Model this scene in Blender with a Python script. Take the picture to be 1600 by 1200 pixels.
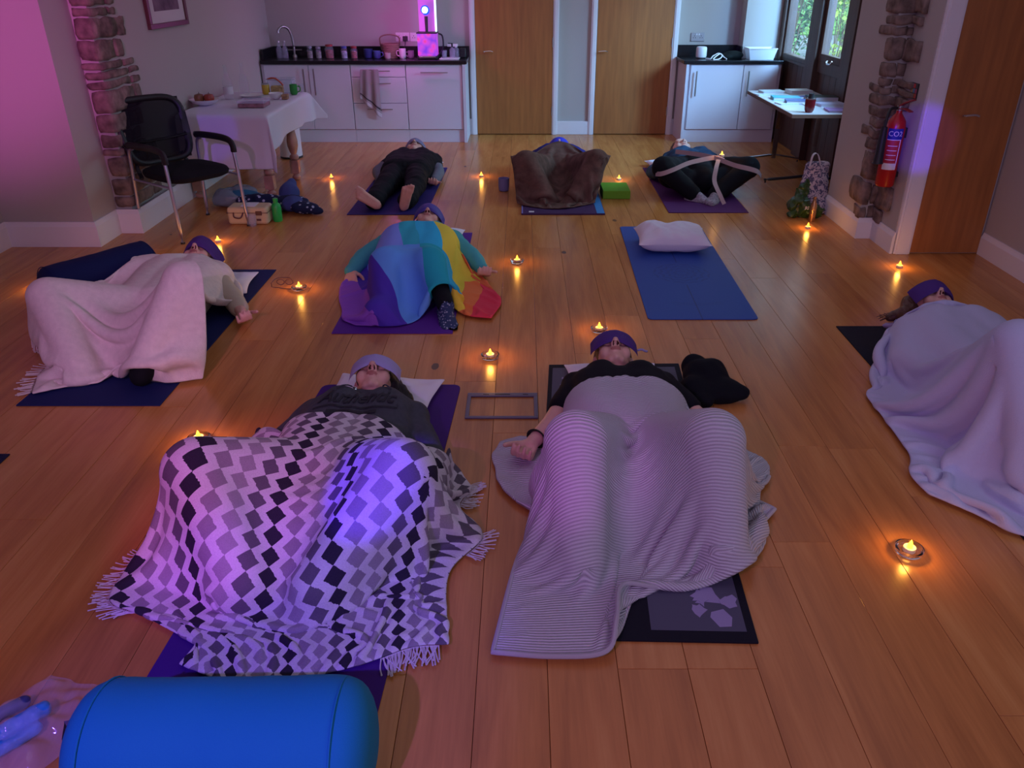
import bpy, math, random
import numpy as np
from mathutils import Vector, Matrix, noise
from mathutils.bvhtree import BVHTree
random.seed(7); RNG = np.random.default_rng(7)
SC = bpy.context.scene
for o in list(bpy.data.objects): bpy.data.objects.remove(o)
COL = SC.collection
PI = math.pi

# ------------------------------------------------------------------ camera
F, CX, CY, H = 1240.0, 817.0, 600.0, 1.62
PITCH = math.atan(.52); SP, CP = math.sin(PITCH), math.cos(PITCH)
cam = bpy.data.cameras.new('camera'); camo = bpy.data.objects.new('camera', cam); COL.objects.link(camo)
camo.location = (0, 0, H); camo.rotation_euler = (PI/2 - PITCH, 0, 0)
cam.sensor_width = 36; cam.lens = F/1600*36; cam.shift_x = (800-CX)/1600; cam.clip_start = .05
SC.camera = camo
SC.view_settings.view_transform = 'Standard'; SC.view_settings.look = 'None'
SC.view_settings.exposure = 0.0; SC.view_settings.gamma = 1; SC.view_settings.use_curve_mapping = False

# ------------------------------------------------------------------ world and lights
w = bpy.data.worlds.new('sky'); SC.world = w; w.use_nodes = True
bg = w.node_tree.nodes['Background']; bg.inputs[0].default_value = (.5, .8, 1, 1); bg.inputs[1].default_value = 3.4
def area(name, loc, aim, sx, sy, power, col, spread=PI):
    l = bpy.data.lights.new(name, 'AREA'); l.shape = 'RECTANGLE'; l.size = sx; l.size_y = sy; l.energy = power; l.color = col; l.spread = spread
    o = bpy.data.objects.new(name, l); COL.objects.link(o); o.location = loc
    o.rotation_euler = (Vector(aim)-Vector(loc)).to_track_quat('-Z', 'Y').to_euler(); return o
def spot(name, loc, aim, power, col, ang, blend=.3, rad=.03):
    l = bpy.data.lights.new(name, 'SPOT'); l.energy = power; l.color = col; l.spot_size = math.radians(ang); l.spot_blend = blend; l.shadow_soft_size = rad
    o = bpy.data.objects.new(name, l); COL.objects.link(o); o.location = loc
    o.rotation_euler = (Vector(aim)-Vector(loc)).to_track_quat('-Z', 'Y').to_euler(); return o
area('garden_daylight', (5.2, 7.2, 2.9), (2.4, 7.6, .8), 2.6, 1.2, 170, (.4, .72, 1))
area('garden_daylight', (4.0, 5.4, 2.5), (2.2, 9.0, .8), 1.6, 1.2, 800, (.24, .55, 1))
area('rear_fill', (1.1, -2.3, 2.0), (.8, 3.5, .2), 3.2, 1.0, 32, (.72, .62, 1))  # added soft fill from behind the camera, no window known there
area('right_window_daylight', (2.88, .8, 1.7), (.6, 3.2, .1), 1.6, 1.2, 13, (.5, .66, 1))
area('ceiling_fill', (.5, 3.8, 2.42), (.5, 3.8, 0), 3.6, 5.0, 18, (.76, .68, 1))  # added soft fill hung under the ceiling
area('far_ceiling_fill', (0, 7.6, 2.42), (0, 7.6, 0), 4.2, 2.4, 10, (.82, .78, 1))  # second added ceiling fill, over the far end of the room
PL = Vector((-1.0, -.75, 2.3))
spot('party_magenta_wash', PL, (-.4, 2.0, .2), 92, (.70, .24, 1), 112, 1)
spot('party_magenta_blanket', PL, (-.95, 1.95, .2), 170, (1, .10, .9), 14, .8)
spot('party_magenta_wall', PL, (-3.25, 5.1, 1.35), 950, (1, .14, .82), 20, 1)
spot('party_magenta_knee', PL, (.14, 2.05, .3), 120, (.8, .12, 1), 9, .9)
spot('party_blue_blanket', PL, (-.44, 1.95, .27), 800, (.08, .01, 1), 6, .35)
spot('party_blue_bolster', PL, (-.7, 1.15, .1), 230, (.06, .05, 1), 26, .5)
spot('party_blue_wall', (-.4, -.9, 1.7), (2.41, 4.95, .72), 900, (.12, .02, 1), 4.0, .5)
spot('party_blue_far_wall', (.3, -.9, 1.7), (2.15, 9.15, 1.0), 220, (.15, .08, 1), 5, .8)
spot('party_blue_table', PL, (-2.42, 6.3, .53), 300, (.12, .03, 1), 4, .4)
spot('party_blue_back', (-.3, -.9, 1.7), (-1.85, 9.15, 1.25), 110, (.15, .1, 1), 3, .8)
spot('party_pink_left', PL, (-1.8, 3.5, .3), 150, (1, .42, .95), 22, .9)
spot('party_magenta_cloth', PL, (-2.15, 6.1, .4), 60, (1, .35, .9), 9, .8)

# ------------------------------------------------------------------ pixel helper (photograph pixel -> point at height z)
def fl(px, py, z=0.0):
    a = (px-CX)/F; b = (py-CY)/F; ry = CP-b*SP; rz = -SP-b*CP; t = (H-z)/-rz
    return (a*t, ry*t, z)

# ------------------------------------------------------------------ materials
MATS = {}
def mat(name, col, rough=.7, metal=0, bump=0, bscale=80, var=0, vscale=6, emit=None, estr=0, trans=0, alpha=1, sheen=0, stretch=None, ior=None):
    if name in MATS: return MATS[name]
    m = bpy.data.materials.new(name); m.use_nodes = True; nt = m.node_tree; b = nt.nodes['Principled BSDF']
    b.inputs['Base Color'].default_value = (*col, 1); b.inputs['Roughness'].default_value = rough; b.inputs['Metallic'].default_value = metal
    if rough > .7 and not metal: b.inputs['Specular IOR Level'].default_value = .2
    if trans: b.inputs['Transmission Weight'].default_value = trans
    if ior: b.inputs['IOR'].default_value = ior
    if alpha < 1: b.inputs['Alpha'].default_value = alpha
    if sheen: b.inputs['Sheen Weight'].default_value = sheen
    if emit: b.inputs['Emission Color'].default_value = (*emit, 1); b.inputs['Emission Strength'].default_value = estr
    tc = nt.nodes.new('ShaderNodeTexCoord'); mp = nt.nodes.new('ShaderNodeMapping'); nt.links.new(tc.outputs['Object'], mp.inputs[0])
    if stretch: mp.inputs['Scale'].default_value = stretch
    n = nt.nodes.new('ShaderNodeTexNoise'); n.inputs['Scale'].default_value = vscale; n.inputs['Detail'].default_value = 4; nt.links.new(mp.outputs[0], n.inputs[0])
    if var:
        r = nt.nodes.new('ShaderNodeValToRGB'); nt.links.new(n.outputs[0], r.inputs[0])
        r.color_ramp.elements[0].position = .3; r.color_ramp.elements[1].position = .7
        r.color_ramp.elements[0].color = (*[c*(1-var) for c in col], 1); r.color_ramp.elements[1].color = (*[min(1, c*(1+var)) for c in col], 1)
        nt.links.new(r.outputs[0], b.inputs['Base Color'])
    if bump:
        n2 = nt.nodes.new('ShaderNodeTexNoise'); n2.inputs['Scale'].default_value = bscale; n2.inputs['Detail'].default_value = 3; nt.links.new(mp.outputs[0], n2.inputs[0])
        bp = nt.nodes.new('ShaderNodeBump'); bp.inputs['Strength'].default_value = bump; bp.inputs['Distance'].default_value = .004
        nt.links.new(n2.outputs[0], bp.inputs['Height']); nt.links.new(bp.outputs[0], b.inputs['Normal'])
    MATS[name] = m; return m
class NT:                                                       # tiny node helper
    def __init__(s, m): s.nt = m.node_tree; s.b = s.nt.nodes['Principled BSDF']
    def n(s, t, **k):
        x = s.nt.nodes.new(t)
        for a, v in k.items(): setattr(x, a, v)
        return x
    def m(s, op, a, b=None, c=None):
        x = s.n('ShaderNodeMath', operation=op)
        for i, v in enumerate((a, b, c)):
            if v is None: continue
            if isinstance(v, (int, float)): x.inputs[i].default_value = v
            else: s.nt.links.new(v, x.inputs[i])
        return x.outputs[0]
    def l(s, a, b): s.nt.links.new(a, b)
    def ramp(s, f, els, const=False):
        r = s.n('ShaderNodeValToRGB'); s.l(f, r.inputs[0]); cr = r.color_ramp
        if const: cr.interpolation = 'CONSTANT'
        while len(cr.elements) < len(els): cr.elements.new(.5)
        for e, (p, c) in zip(cr.elements, els): e.position = p; e.color = (*c, 1)
        return r.outputs[0]
def wood_floor():
    m = mat('floor_wood', (.3, .12, .05), .36); t = NT(m)
    tc = t.n('ShaderNodeTexCoord'); oi = t.n('ShaderNodeObjectInfo'); rnd = oi.outputs['Random']
    add = t.n('ShaderNodeVectorMath', operation='ADD'); sc = t.n('ShaderNodeCombineXYZ')
    t.l(t.m('MULTIPLY', rnd, 31.), sc.inputs[0]); t.l(t.m('MULTIPLY', rnd, 57.), sc.inputs[1]); t.l(tc.outputs['Object'], add.inputs[0]); t.l(sc.outputs[0], add.inputs[1])
    mp = t.n('ShaderNodeMapping'); mp.inputs['Scale'].default_value = (9, .9, 1); t.l(add.outputs[0], mp.inputs[0])
    n = t.n('ShaderNodeTexNoise'); n.inputs['Scale'].default_value = 1.6; n.inputs['Detail'].default_value = 6; n.inputs['Distortion'].default_value = .6; t.l(mp.outputs[0], n.inputs[0])
    mp2 = t.n('ShaderNodeMapping'); mp2.inputs['Scale'].default_value = (60, 3, 1); t.l(add.outputs[0], mp2.inputs[0])
    n2 = t.n('ShaderNodeTexNoise'); n2.inputs['Scale'].default_value = 2; n2.inputs['Detail'].default_value = 3; t.l(mp2.outputs[0], n2.inputs[0])
    f = t.m('ADD', t.m('MULTIPLY', n.outputs[0], .75), t.m('MULTIPLY', n2.outputs[0], .25))
    f = t.m('ADD', f, t.m('MULTIPLY', t.m('SUBTRACT', rnd, .5), .20))
    c = t.ramp(f, [(.22, (.36, .135, .034)), (.5, (.53, .215, .055)), (.78, (.65, .31, .09))])
    # knots
    mp3 = t.n('ShaderNodeMapping'); mp3.inputs['Scale'].default_value = (3.2, 1.6, 0); t.l(add.outputs[0], mp3.inputs[0])
    v = t.n('ShaderNodeTexVoronoi'); v.inputs['Scale'].default_value = 1; t.l(mp3.outputs[0], v.inputs['Vector'])
    sep = t.n('ShaderNodeSeparateColor'); t.l(v.outputs['Color'], sep.inputs[0])
    size = t.m('MULTIPLY', t.m('MAXIMUM', t.m('SUBTRACT', sep.outputs[0], .35), 0), .085)
    dist = t.m('ADD', v.outputs['Distance'], t.m('MULTIPLY', n2.outputs[0], .03))
    k = t.m('LESS_THAN', t.m('SUBTRACT', dist, .015), size)
    mx = t.n('ShaderNodeMixRGB'); t.l(t.m('MULTIPLY', k, .85), mx.inputs[0]); t.l(c, mx.inputs[1]); mx.inputs[2].default_value = (.05, .018, .01, 1)
    t.l(mx.outputs[0], t.b.inputs['Base Color'])
    t.l(t.m('ADD', t.m('MULTIPLY', n2.outputs[0], .05), .235), t.b.inputs['Roughness'])
    bp = t.n('ShaderNodeBump'); bp.inputs['Strength'].default_value = .04; bp.inputs['Distance'].default_value = .002; t.l(n2.outputs[0], bp.inputs['Height']); t.l(bp.outputs[0], t.b.inputs['Normal'])
    return m
M_floor = wood_floor()
M_wall = mat('plaster', (.43, .40, .37), .9, bump=.1, bscale=30)
M_skirt = mat('painted_trim', (.72, .70, .72), .55)
M_door = mat('oak_veneer', (.34, .122, .028), .45, var=.16, vscale=3, stretch=(10, 10, .7))
M_stone = mat('stone', (.20, .145, .12), .95, bump=1, bscale=45, var=.5, vscale=14)
M_mortar = mat('mortar', (.34, .28, .24), .95, bump=.5, bscale=40)
M_cab = mat('white_cabinet', (.64, .62, .68), .45)
M_black = mat('black_granite', (.006, .006, .008), .25)
M_steel = mat('brushed_steel', (.45, .43, .42), .35, 1)
M_chrome = mat('chrome', (.75, .75, .78), .15, 1)
M_dark = mat('black_plastic', (.01, .01, .012), .5)
M_white = mat('white_plastic', (.75, .75, .75), .4)
M_dwood = mat('dark_wood', (.075, .035, .022), .55, var=.3, vscale=4, stretch=(8, 8, .8))
M_skin = mat('skin', (.68, .38, .29), .5, var=.06, vscale=30)
M_lip = mat('lips', (.42, .14, .12), .45)
M_nos = mat('nostril', (.06, .015, .012), .8)
M_nail = mat('nail', (.7, .4, .33), .3)
def glass(name='clear_glass', col=(1, 1, 1), rough=.02):
    return mat(name, col, rough, trans=1, ior=1.45)
def thin(name, col, a, rough=.1):
    return mat(name, col, rough, alpha=a)

# ------------------------------------------------------------------ object helpers
ORG = {}
def mk(name, V, Fs, m, parent=None, smooth=False, uv=None, midx=None):
    off = np.array(ORG.get(parent.name, (0, 0, 0))) if parent is not None else np.zeros(3)
    V = np.asarray(V, float).reshape(-1, 3) - off
    me = bpy.data.meshes.new(name); me.from_pydata(V.tolist(), [], [list(map(int, f)) for f in Fs]); 
    for mm in (m if isinstance(m, (list, tuple)) else [m]): me.materials.append(mm)
    if smooth: me.polygons.foreach_set('use_smooth', [True]*len(me.polygons))
    if midx is not None: me.polygons.foreach_set('material_index', midx)
    if uv is not None:
        l = me.uv_layers.new(name='UVMap'); li = np.zeros(len(me.loops), int); me.loops.foreach_get('vertex_index', li)
        l.data.foreach_set('uv', np.asarray(uv)[li].ravel())
    me.update(); o = bpy.data.objects.new(name, me); COL.objects.link(o)
    if parent is not None: o.parent = parent; ORG[o.name] = ORG.get(parent.name, (0, 0, 0))
    return o
def tag(o, label=None, cat=None, group=None, kind=None):
    if label: o['label'] = label
    if cat: o['category'] = cat
    if group: o['group'] = group
    if kind: o['kind'] = kind
    return o
def thing(name, label, cat, loc=(0, 0, 0), group=None):
    o = bpy.data.objects.new(name, None); COL.objects.link(o); o.location = loc; o.empty_display_size = .1
    ORG[o.name] = tuple(loc); return tag(o, label, cat, group)
def basis(d, up=(0, 0, 1)):
    d = Vector(d).normalized(); u = Vector(up)
    if abs(d.dot(u)) > .98: u = Vector((0, 1, 0))
    s = d.cross(u).normalized(); return s, s.cross(d).normalized(), d
class G:
    def __init__(s): s.V = []; s.F = []
    def add(s, V, Fs):
        k = len(s.V); s.V += [tuple(v) for v in V]; s.F += [[i+k for i in f] for f in Fs]; return s
    def box(s, x0, x1, y0, y1, z0, z1, M=None):
        V = [(x, y, z) for z in (z0, z1) for y in (y0, y1) for x in (x0, x1)]
        if M is not None: V = [M @ Vector(v) for v in V]
        return s.add(V, [(0, 2, 3, 1), (4, 5, 7, 6), (0, 1, 5, 4), (2, 6, 7, 3), (0, 4, 6, 2), (1, 3, 7, 5)])
    def lathe(s, prof, c=(0, 0, 0), axis=(0, 0, 1), n=20):
        a, b, d = basis(axis, (0, 1, 0)); V = []; Fs = []; c = Vector(c)
        for (r, h) in prof:
            for i in range(n):
                t = 2*PI*i/n; V.append(c+a*(r*math.cos(t))+b*(r*math.sin(t))+d*h)
        for j in range(len(prof)-1):
            for i in range(n):
                i2 = (i+1) % n; Fs.append((j*n+i, j*n+i2, (j+1)*n+i2, (j+1)*n+i))
        Fs.append(tuple(range(n))[::-1]); Fs.append(tuple((len(prof)-1)*n+i for i in range(n)))
        return s.add(V, Fs)
    def cyl(s, a, b, r, r2=None, n=12):
        a = Vector(a); b = Vector(b); r2 = r if r2 is None else r2
        return s.lathe([(r, 0), (r2, (b-a).length)], a, b-a, n)
    def tube(s, P, r, n=8, closed=False, flat=None):
        P = [Vector(p) for p in P]; V = []; Fs = []; m = len(P); pa = None
        for i, p in enumerate(P):
            d = (P[(i+1) % m]-P[i-1]) if closed else (P[min(i+1, m-1)]-P[max(i-1, 0)])
            d.normalize()
            if pa is None: a, b, _ = basis(d)
            else:
                a = (pa-d*pa.dot(d)).normalized(); b = d.cross(a)
            pa = a; rr = r[i] if isinstance(r, (list, tuple)) else r
            for k in range(n):
                t = 2*PI*k/n; V.append(p+a*(rr*math.cos(t))+b*(rr*math.sin(t)*(flat or 1)))
        for j in range(m if closed else m-1):
            j2 = (j+1) % m
            for k in range(n):
                k2 = (k+1) % n; Fs.append((j*n+k, j*n+k2, j2*n+k2, j2*n+k))
        if not closed: Fs.append(tuple(range(n))[::-1]); Fs.append(tuple((m-1)*n+i for i in range(n)))
        return s.add(V, Fs)
    def cap(s, a, b, ra, rb=None, n=16, k=4):                    # tapered capsule
        a = Vector(a); b = Vector(b); rb = ra if rb is None else rb; L = (b-a).length
        if L < 1e-5: b = a+Vector((0, 0, 1e-3)); L = 1e-3
        pr = [(ra*math.cos(t), -ra*math.sin(t)) for t in [PI/2*(1-i/k)*.999 for i in range(k+1)]] + [(rb*math.cos(t), L+rb*math.sin(t)) for t in [PI/2*(i/k)*.999 for i in range(k+1)]]
        return s.lathe(pr, a, b-a, n)
    def ell(s, c, r, ax=None, nu=20, nv=12):
        c = Vector(c); ax = ax or (Vector((1, 0, 0)), Vector((0, 1, 0)), Vector((0, 0, 1))); V = []; Fs = []
        for j in range(1, nv):
            ph = PI*j/nv
            for i in range(nu):
                t = 2*PI*i/nu; V.append(c+ax[0]*(r[0]*math.sin(ph)*math.cos(t))+ax[1]*(r[1]*math.sin(ph)*math.sin(t))+ax[2]*(r[2]*math.cos(ph)))
        V += [c+ax[2]*r[2], c-ax[2]*r[2]]; N = nu*(nv-1)
        for j in range(nv-2):
            for i in range(nu): i2 = (i+1) % nu; Fs.append((j*nu+i, (j+1)*nu+i, (j+1)*nu+i2, j*nu+i2))
        for i in range(nu): i2 = (i+1) % nu; Fs.append((N, i, i2)); Fs.append((N+1, (nv-2)*nu+i2, (nv-2)*nu+i))
        return s.add(V, Fs)
    def ribbon(s, P, wv, th=.003):                               # flat strap: P points, wv width vector(s)
        P = [Vector(p) for p in P]; V = []; Fs = []; m = len(P)
        for i, p in enumerate(P):
            d = (P[min(i+1, m-1)]-P[max(i-1, 0)]).normalized(); ww = Vector(wv[i] if isinstance(wv, list) else wv); ww = ww-d*ww.dot(d); nrm = ww.cross(d).normalized()*th/2
            V += [p-ww/2-nrm, p+ww/2-nrm, p+ww/2+nrm, p-ww/2+nrm]
        for j in range(m-1):
            for k in range(4): k2 = (k+1) % 4; Fs.append((j*4+k, j*4+k2, j*4+4+k2, j*4+4+k))
        Fs += [(3, 2, 1, 0), tuple((m-1)*4+i for i in range(4))]
        return s.add(V, Fs)
    def prism(s, P, z0, z1):                                     # polygon in XY extruded in Z
        n = len(P); V = [(x, y, z0) for x, y in P]+[(x, y, z1) for x, y in P]
        return s.add(V, [tuple(range(n))[::-1], tuple(range(n, 2*n))]+[(i, (i+1) % n, n+(i+1) % n, n+i) for i in range(n)])
    def obj(s, name, m, parent=None, smooth=False, bev=0, fix=True):
        o = mk(name, s.V, s.F, m, parent, smooth)
        if fix:
            import bmesh
            bm = bmesh.new(); bm.from_mesh(o.data); bmesh.ops.recalc_face_normals(bm, faces=bm.faces); bm.to_mesh(o.data); bm.free()
        if bev:
            b = o.modifiers.new('bevel', 'BEVEL'); b.width = bev; b.segments = 2; b.limit_method = 'ANGLE'
        elif smooth:
            try: o.data.set_sharp_from_angle(angle=math.radians(42))
            except Exception: pass
        return o
def boxo(name, x0, x1, y0, y1, z0, z1, m, parent=None, bev=.003): return G().box(x0, x1, y0, y1, z0, z1).obj(name, m, parent, bev=bev)
def struct(o): o['kind'] = 'structure'; return o
def curve(P, n=8):                                               # Catmull-Rom
    P = [np.array(p, float) for p in P]; Q = [2*P[0]-P[1]]+P+[2*P[-1]-P[-2]]; out = []
    for i in range(1, len(Q)-2):
        for k in range(n):
            t = k/n; a, b, c, d = Q[i-1:i+3]
            out.append(.5*((2*b)+(-a+c)*t+(2*a-5*b+4*c-d)*t*t+(-a+3*b-3*c+d)*t**3))
    out.append(P[-1]); return out
def dup(root, loc=None, rotz=None, label=None):
    r = root.copy(); COL.objects.link(r)
    if loc is not None: r.location = loc
    if rotz is not None: r.rotation_euler = (0, 0, rotz)
    if label: r['label'] = label
    def rec(a, b):
        for ch in list(a.children):
            c = ch.copy(); COL.objects.link(c); c.parent = b; rec(ch, c)
    rec(root, r); return r
def remesh(g, voxel, smooth_it=3):                               # fuse overlapping solids into one continuous skin
    me = bpy.data.meshes.new('tmp'); me.from_pydata([tuple(v) for v in g.V], [], g.F); o = bpy.data.objects.new('tmp', me); COL.objects.link(o)
    r = o.modifiers.new('r', 'REMESH'); r.mode = 'VOXEL'; r.voxel_size = voxel; r.use_smooth_shade = True
    if smooth_it: s = o.modifiers.new('s', 'SMOOTH'); s.iterations = smooth_it; s.factor = .5
    dg = bpy.context.evaluated_depsgraph_get(); dg.update(); ev = o.evaluated_get(dg); m2 = ev.to_mesh()
    n = len(m2.vertices); V = np.zeros(n*3); m2.vertices.foreach_get('co', V); V = V.reshape(-1, 3)
    Fs = [tuple(p.vertices) for p in m2.polygons]; ev.to_mesh_clear(); bpy.data.objects.remove(o); bpy.data.meshes.remove(me)
    return V, Fs

# ------------------------------------------------------------------ room shell
XL, XR, YF, CEIL = -3.40, 2.95, -2.5, 2.5
floor = struct(boxo('floor', XL-.3, XR+.3, YF-.3, 9.6, -.12, -.012, M_dwood, bev=0))
Wp = .1839; X0 = -.3035
known = {3: [1.50], -1: [1.48], 6: [2.02, 3.6], 5: [1.9], 7: [2.6], -4: [1.80, 4.2], -3: [1.62], 4: [1.5, 3.9]}
k0 = int((XL-X0)/Wp)-1; k1 = int((XR-X0)/Wp)+1
pcache = {}
for k in range(k0, k1+1):
    xa = max(X0+k*Wp, XL-.02); xb = min(X0+(k+1)*Wp, XR+.02)
    if xb-xa < .02: continue
    cuts = [-2.6]; y = -2.6+random.uniform(.4, 2.1); kn = known.get(k, [])
    ys = sorted(set(kn+[v for v in [random.uniform(-2.2, -.6)+j*random.uniform(1.95, 2.25) for j in range(7)] if all(abs(v-q) > 1.1 for q in kn)]))
    for v in ys:
        if v-cuts[-1] > .9 and v < 8.8: cuts.append(v)
    cuts.append(9.35)
    for a, b in zip(cuts[:-1], cuts[1:]):
        e = .0007; dz = random.uniform(-.0007, 0)
        boxo('plank', xa+e, xb-e, a+e, b-e, -.014, dz, M_floor, floor, bev=.0008)
struct(boxo('ceiling', XL-.3, XR+.3, YF-.3, 9.6, CEIL, CEIL+.1, M_wall, bev=0))
wl = struct(G().prism([(XL-.2, YF), (XL, YF), (XL, 5.10), (-2.81, 5.10), (-2.81, 5.43), (-2.70, 5.43), (-2.70, 9.3), (XL-.2, 9.3)], 0, CEIL).obj('wall_left', M_wall))
wr = struct(G().prism([(XR+.2, YF), (XR, YF), (XR, 4.96), (2.385, 4.96), (2.385, 5.31), (2.285, 5.31), (2.285, 5.93), (2.70, 5.93), (2.70, 5.98), (XR+.2, 5.98)], 0, CEIL).obj('wall_right', M_wall))
struct(boxo('wall_front', XL-.2, XR+.2, YF-.15, YF, 0, CEIL, M_wall, bev=0))
wb = struct(G().box(-3, 2.79, 9.2, 9.35, 0, CEIL).box(2.30, 2.72, 9.0, 9.21, 0, CEIL).obj('wall_back', M_wall))
# stone quoins on both piers
def stone_box(x0, x1, y0, y1, z0, z1, par, lab=None):
    n = 4; V = []; idx = {}; Fs = []
    cx, cy, cz = (x0+x1)/2, (y0+y1)/2, (z0+z1)/2; sd = random.random()*50
    def vid(i, j, k):
        if (i, j, k) in idx: return idx[(i, j, k)]
        p = Vector((x0+(x1-x0)*i/n, y0+(y1-y0)*j/n, z0+(z1-z0)*k/n)); q = Vector((p.x-cx, p.y-cy, p.z-cz))
        e = sum(1 for t in (i, j, k) if t in (0, n))
        p -= q*(.07 if e == 3 else .03 if e == 2 else 0)
        nv = noise.noise_vector(p*9+Vector((sd, 0, 0))); p += nv*.015+noise.noise_vector(p*26)*.006
        idx[(i, j, k)] = len(V); V.append(p); return idx[(i, j, k)]
    for a in range(n):
        for b in range(n):
            for s in (0, n):
                q = [(s, a, b), (s, a+1, b), (s, a+1, b+1), (s, a, b+1)]; Fs.append([vid(*t) for t in (q if s else q[::-1])])
                q = [(a, s, b), (a, s, b+1), (a+1, s, b+1), (a+1, s, b)]; Fs.append([vid(*t) for t in (q if s else q[::-1])])
                q = [(a, b, s), (a+1, b, s), (a+1, b+1, s), (a, b+1, s)]; Fs.append([vid(*t) for t in (q if s else q[::-1])])
    return mk('stone', V, Fs, M_stone, par, smooth=True)
z = .17
while z < 2.3:
    h = random.choice((.06, .09, .12, .16))*random.uniform(.9, 1.1); d = random.choice((.30, .22, .36))
    stone_box(-2.80+random.uniform(0, .012), -2.682, 5.405, 5.43+d, z+.006, z+h-.006, wl); 
    stone_box(-2.78, -2.686, 5.43+d+.012, 5.43+d+random.uniform(.12, .2), z+.008, z+h-.008, wl); z += h
z = .12
while z < 2.3:
    h = random.choice((.05, .07, .10, .13, .18))*random.uniform(.9, 1.1); d = random.choice((.16, .10, .22)); bw = random.choice((.05, .075, .11)); e = random.choice((0, .0, .0))
    stone_box(2.272, 2.272+bw, 5.290, 5.31+d, z+.006, z+h-.006, wr)
    if bw < .1: stone_box(2.28+bw, 2.392, 5.294, 5.40, z+random.uniform(.004, .012), z+h*random.uniform(.82, .97), wr)
    if random.random() < .6: stone_box(2.36, 2.394, 5.31-random.uniform(.12, .22), 5.33, z+.008, z+h-.008, wr)
    z += h
def skirt(name, P, hgt=.165, th=.018, side=1):
    """skirting board running along plan polyline P, thickness towards the room"""
    g = G(); prof = [(0, 0), (th, 0), (th, hgt-.03), (th*.55, hgt-.012), (th*.4, hgt), (0, hgt)]
    P = [Vector((x, y, 0)) for x, y in P]; n = len(P); V = []; Fs = []
    nr = [((P[i+1]-P[i]).normalized().cross(Vector((0, 0, 1)))*side) for i in range(n-1)]
    for i in range(n):
        if i == 0: m_ = nr[0]
        elif i == n-1: m_ = nr[-1]
        else:
            m_ = nr[i-1]+nr[i]; m_ = m_*(1/max(.3, (1+nr[i-1].dot(nr[i]))))
        for (a, b) in prof: V.append(P[i]+m_*a+Vector((0, 0, b)))
    k = len(prof)
    for i in range(n-1):
        for j in range(k): j2 = (j+1) % k; Fs.append((i*k+j, i*k+j2, (i+1)*k+j2, (i+1)*k+j))
    Fs += [tuple(range(k)), tuple((n-1)*k+i for i in range(k))[::-1]]
    return struct(g.add(V, Fs).obj(name, M_skirt))
skirt('baseboard_left', [(XL, YF), (XL, 5.10), (-2.81, 5.10), (-2.81, 5.41), (-2.66, 5.41), (-2.68, 8.7)], side=1)
skirt('baseboard_right', [(2.285, 5.92), (2.285, 5.29), (2.385, 5.29), (2.385, 4.94)], .14, side=1)
skirt('baseboard_near_right', [(XR, 4.94), (XR, YF)], .14, side=1)
# doors
def lever(par, x, y, z, dirx, L=.1):
    g = G().cyl((x, y, z), (x, y-.008, z), .024, n=20).cyl((x, y-.005, z), (x, y-.045, z), .008)
    g.tube(curve([(x, y-.045, z), (x+dirx*.03, y-.05, z+.004), (x+dirx*.075, y-.047, z+.006), (x+dirx*L, y-.043, z-.002)], 5), .0075)
    return g.obj('door_handle', M_chrome, par, smooth=True)
def door(idx, x0, x1, y, hx, dirx, ztop=2.05, hz=.86, hinge=None):
    d = struct(boxo('door_%d' % idx, x0+.003, x1-.003, y-.01, y+.03, .008, ztop, M_door, bev=.002)); lever(d, hx, y-.01, hz, dirx)
    if hinge:
        for zz in (.25, .95, 1.75): G().cyl((hinge, y-.014, zz-.045), (hinge, y-.014, zz+.045), .006).obj('hinge', M_steel, d)
    return d
door(1, -.507, .321, 9.17, -.42, 1, hinge=.318)
door(2, .784, 1.59, 9.17, .80, 1, hinge=1.585)
door(3, 2.495, 2.935, 4.95, 2.60, 1)
def archi(n, x0, x1, y, wd=.075, zt=2.05, right=True, wr_=None):
    g = G()
    def upr(a, b):
        g.box(a, b, y-.022, y+.04, 0, zt+wd); g.box(a+.012, b-.012, y-.030, y-.02, 0, zt+wd)
    upr(x0-wd, x0)
    if right: upr(x1, x1+(wr_ or wd))
    g.box(x0, x1, y-.022, y+.04, zt, zt+wd)
    return struct(g.obj('trim_%d' % n, M_skirt, bev=.003))
archi(1, -.507, .321, 9.18, .06); archi(2, .784, 1.59, 9.18, .06)
archi(3, 2.495, 2.938, 4.955, .105, right=False)
# framed infill panel between the doors, skirting each side of the doors
tp = struct(G().box(.38, .725, 9.165, 9.21, 0, .14).obj('trim_4', M_skirt, bev=.003))
struct(G().box(-.60, -.565, 9.175, 9.2, 0, .165).obj('trim_5', M_skirt)); struct(G().box(1.65, 1.70, 9.175, 9.2, 0, .165).obj('trim_6', M_skirt))
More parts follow.
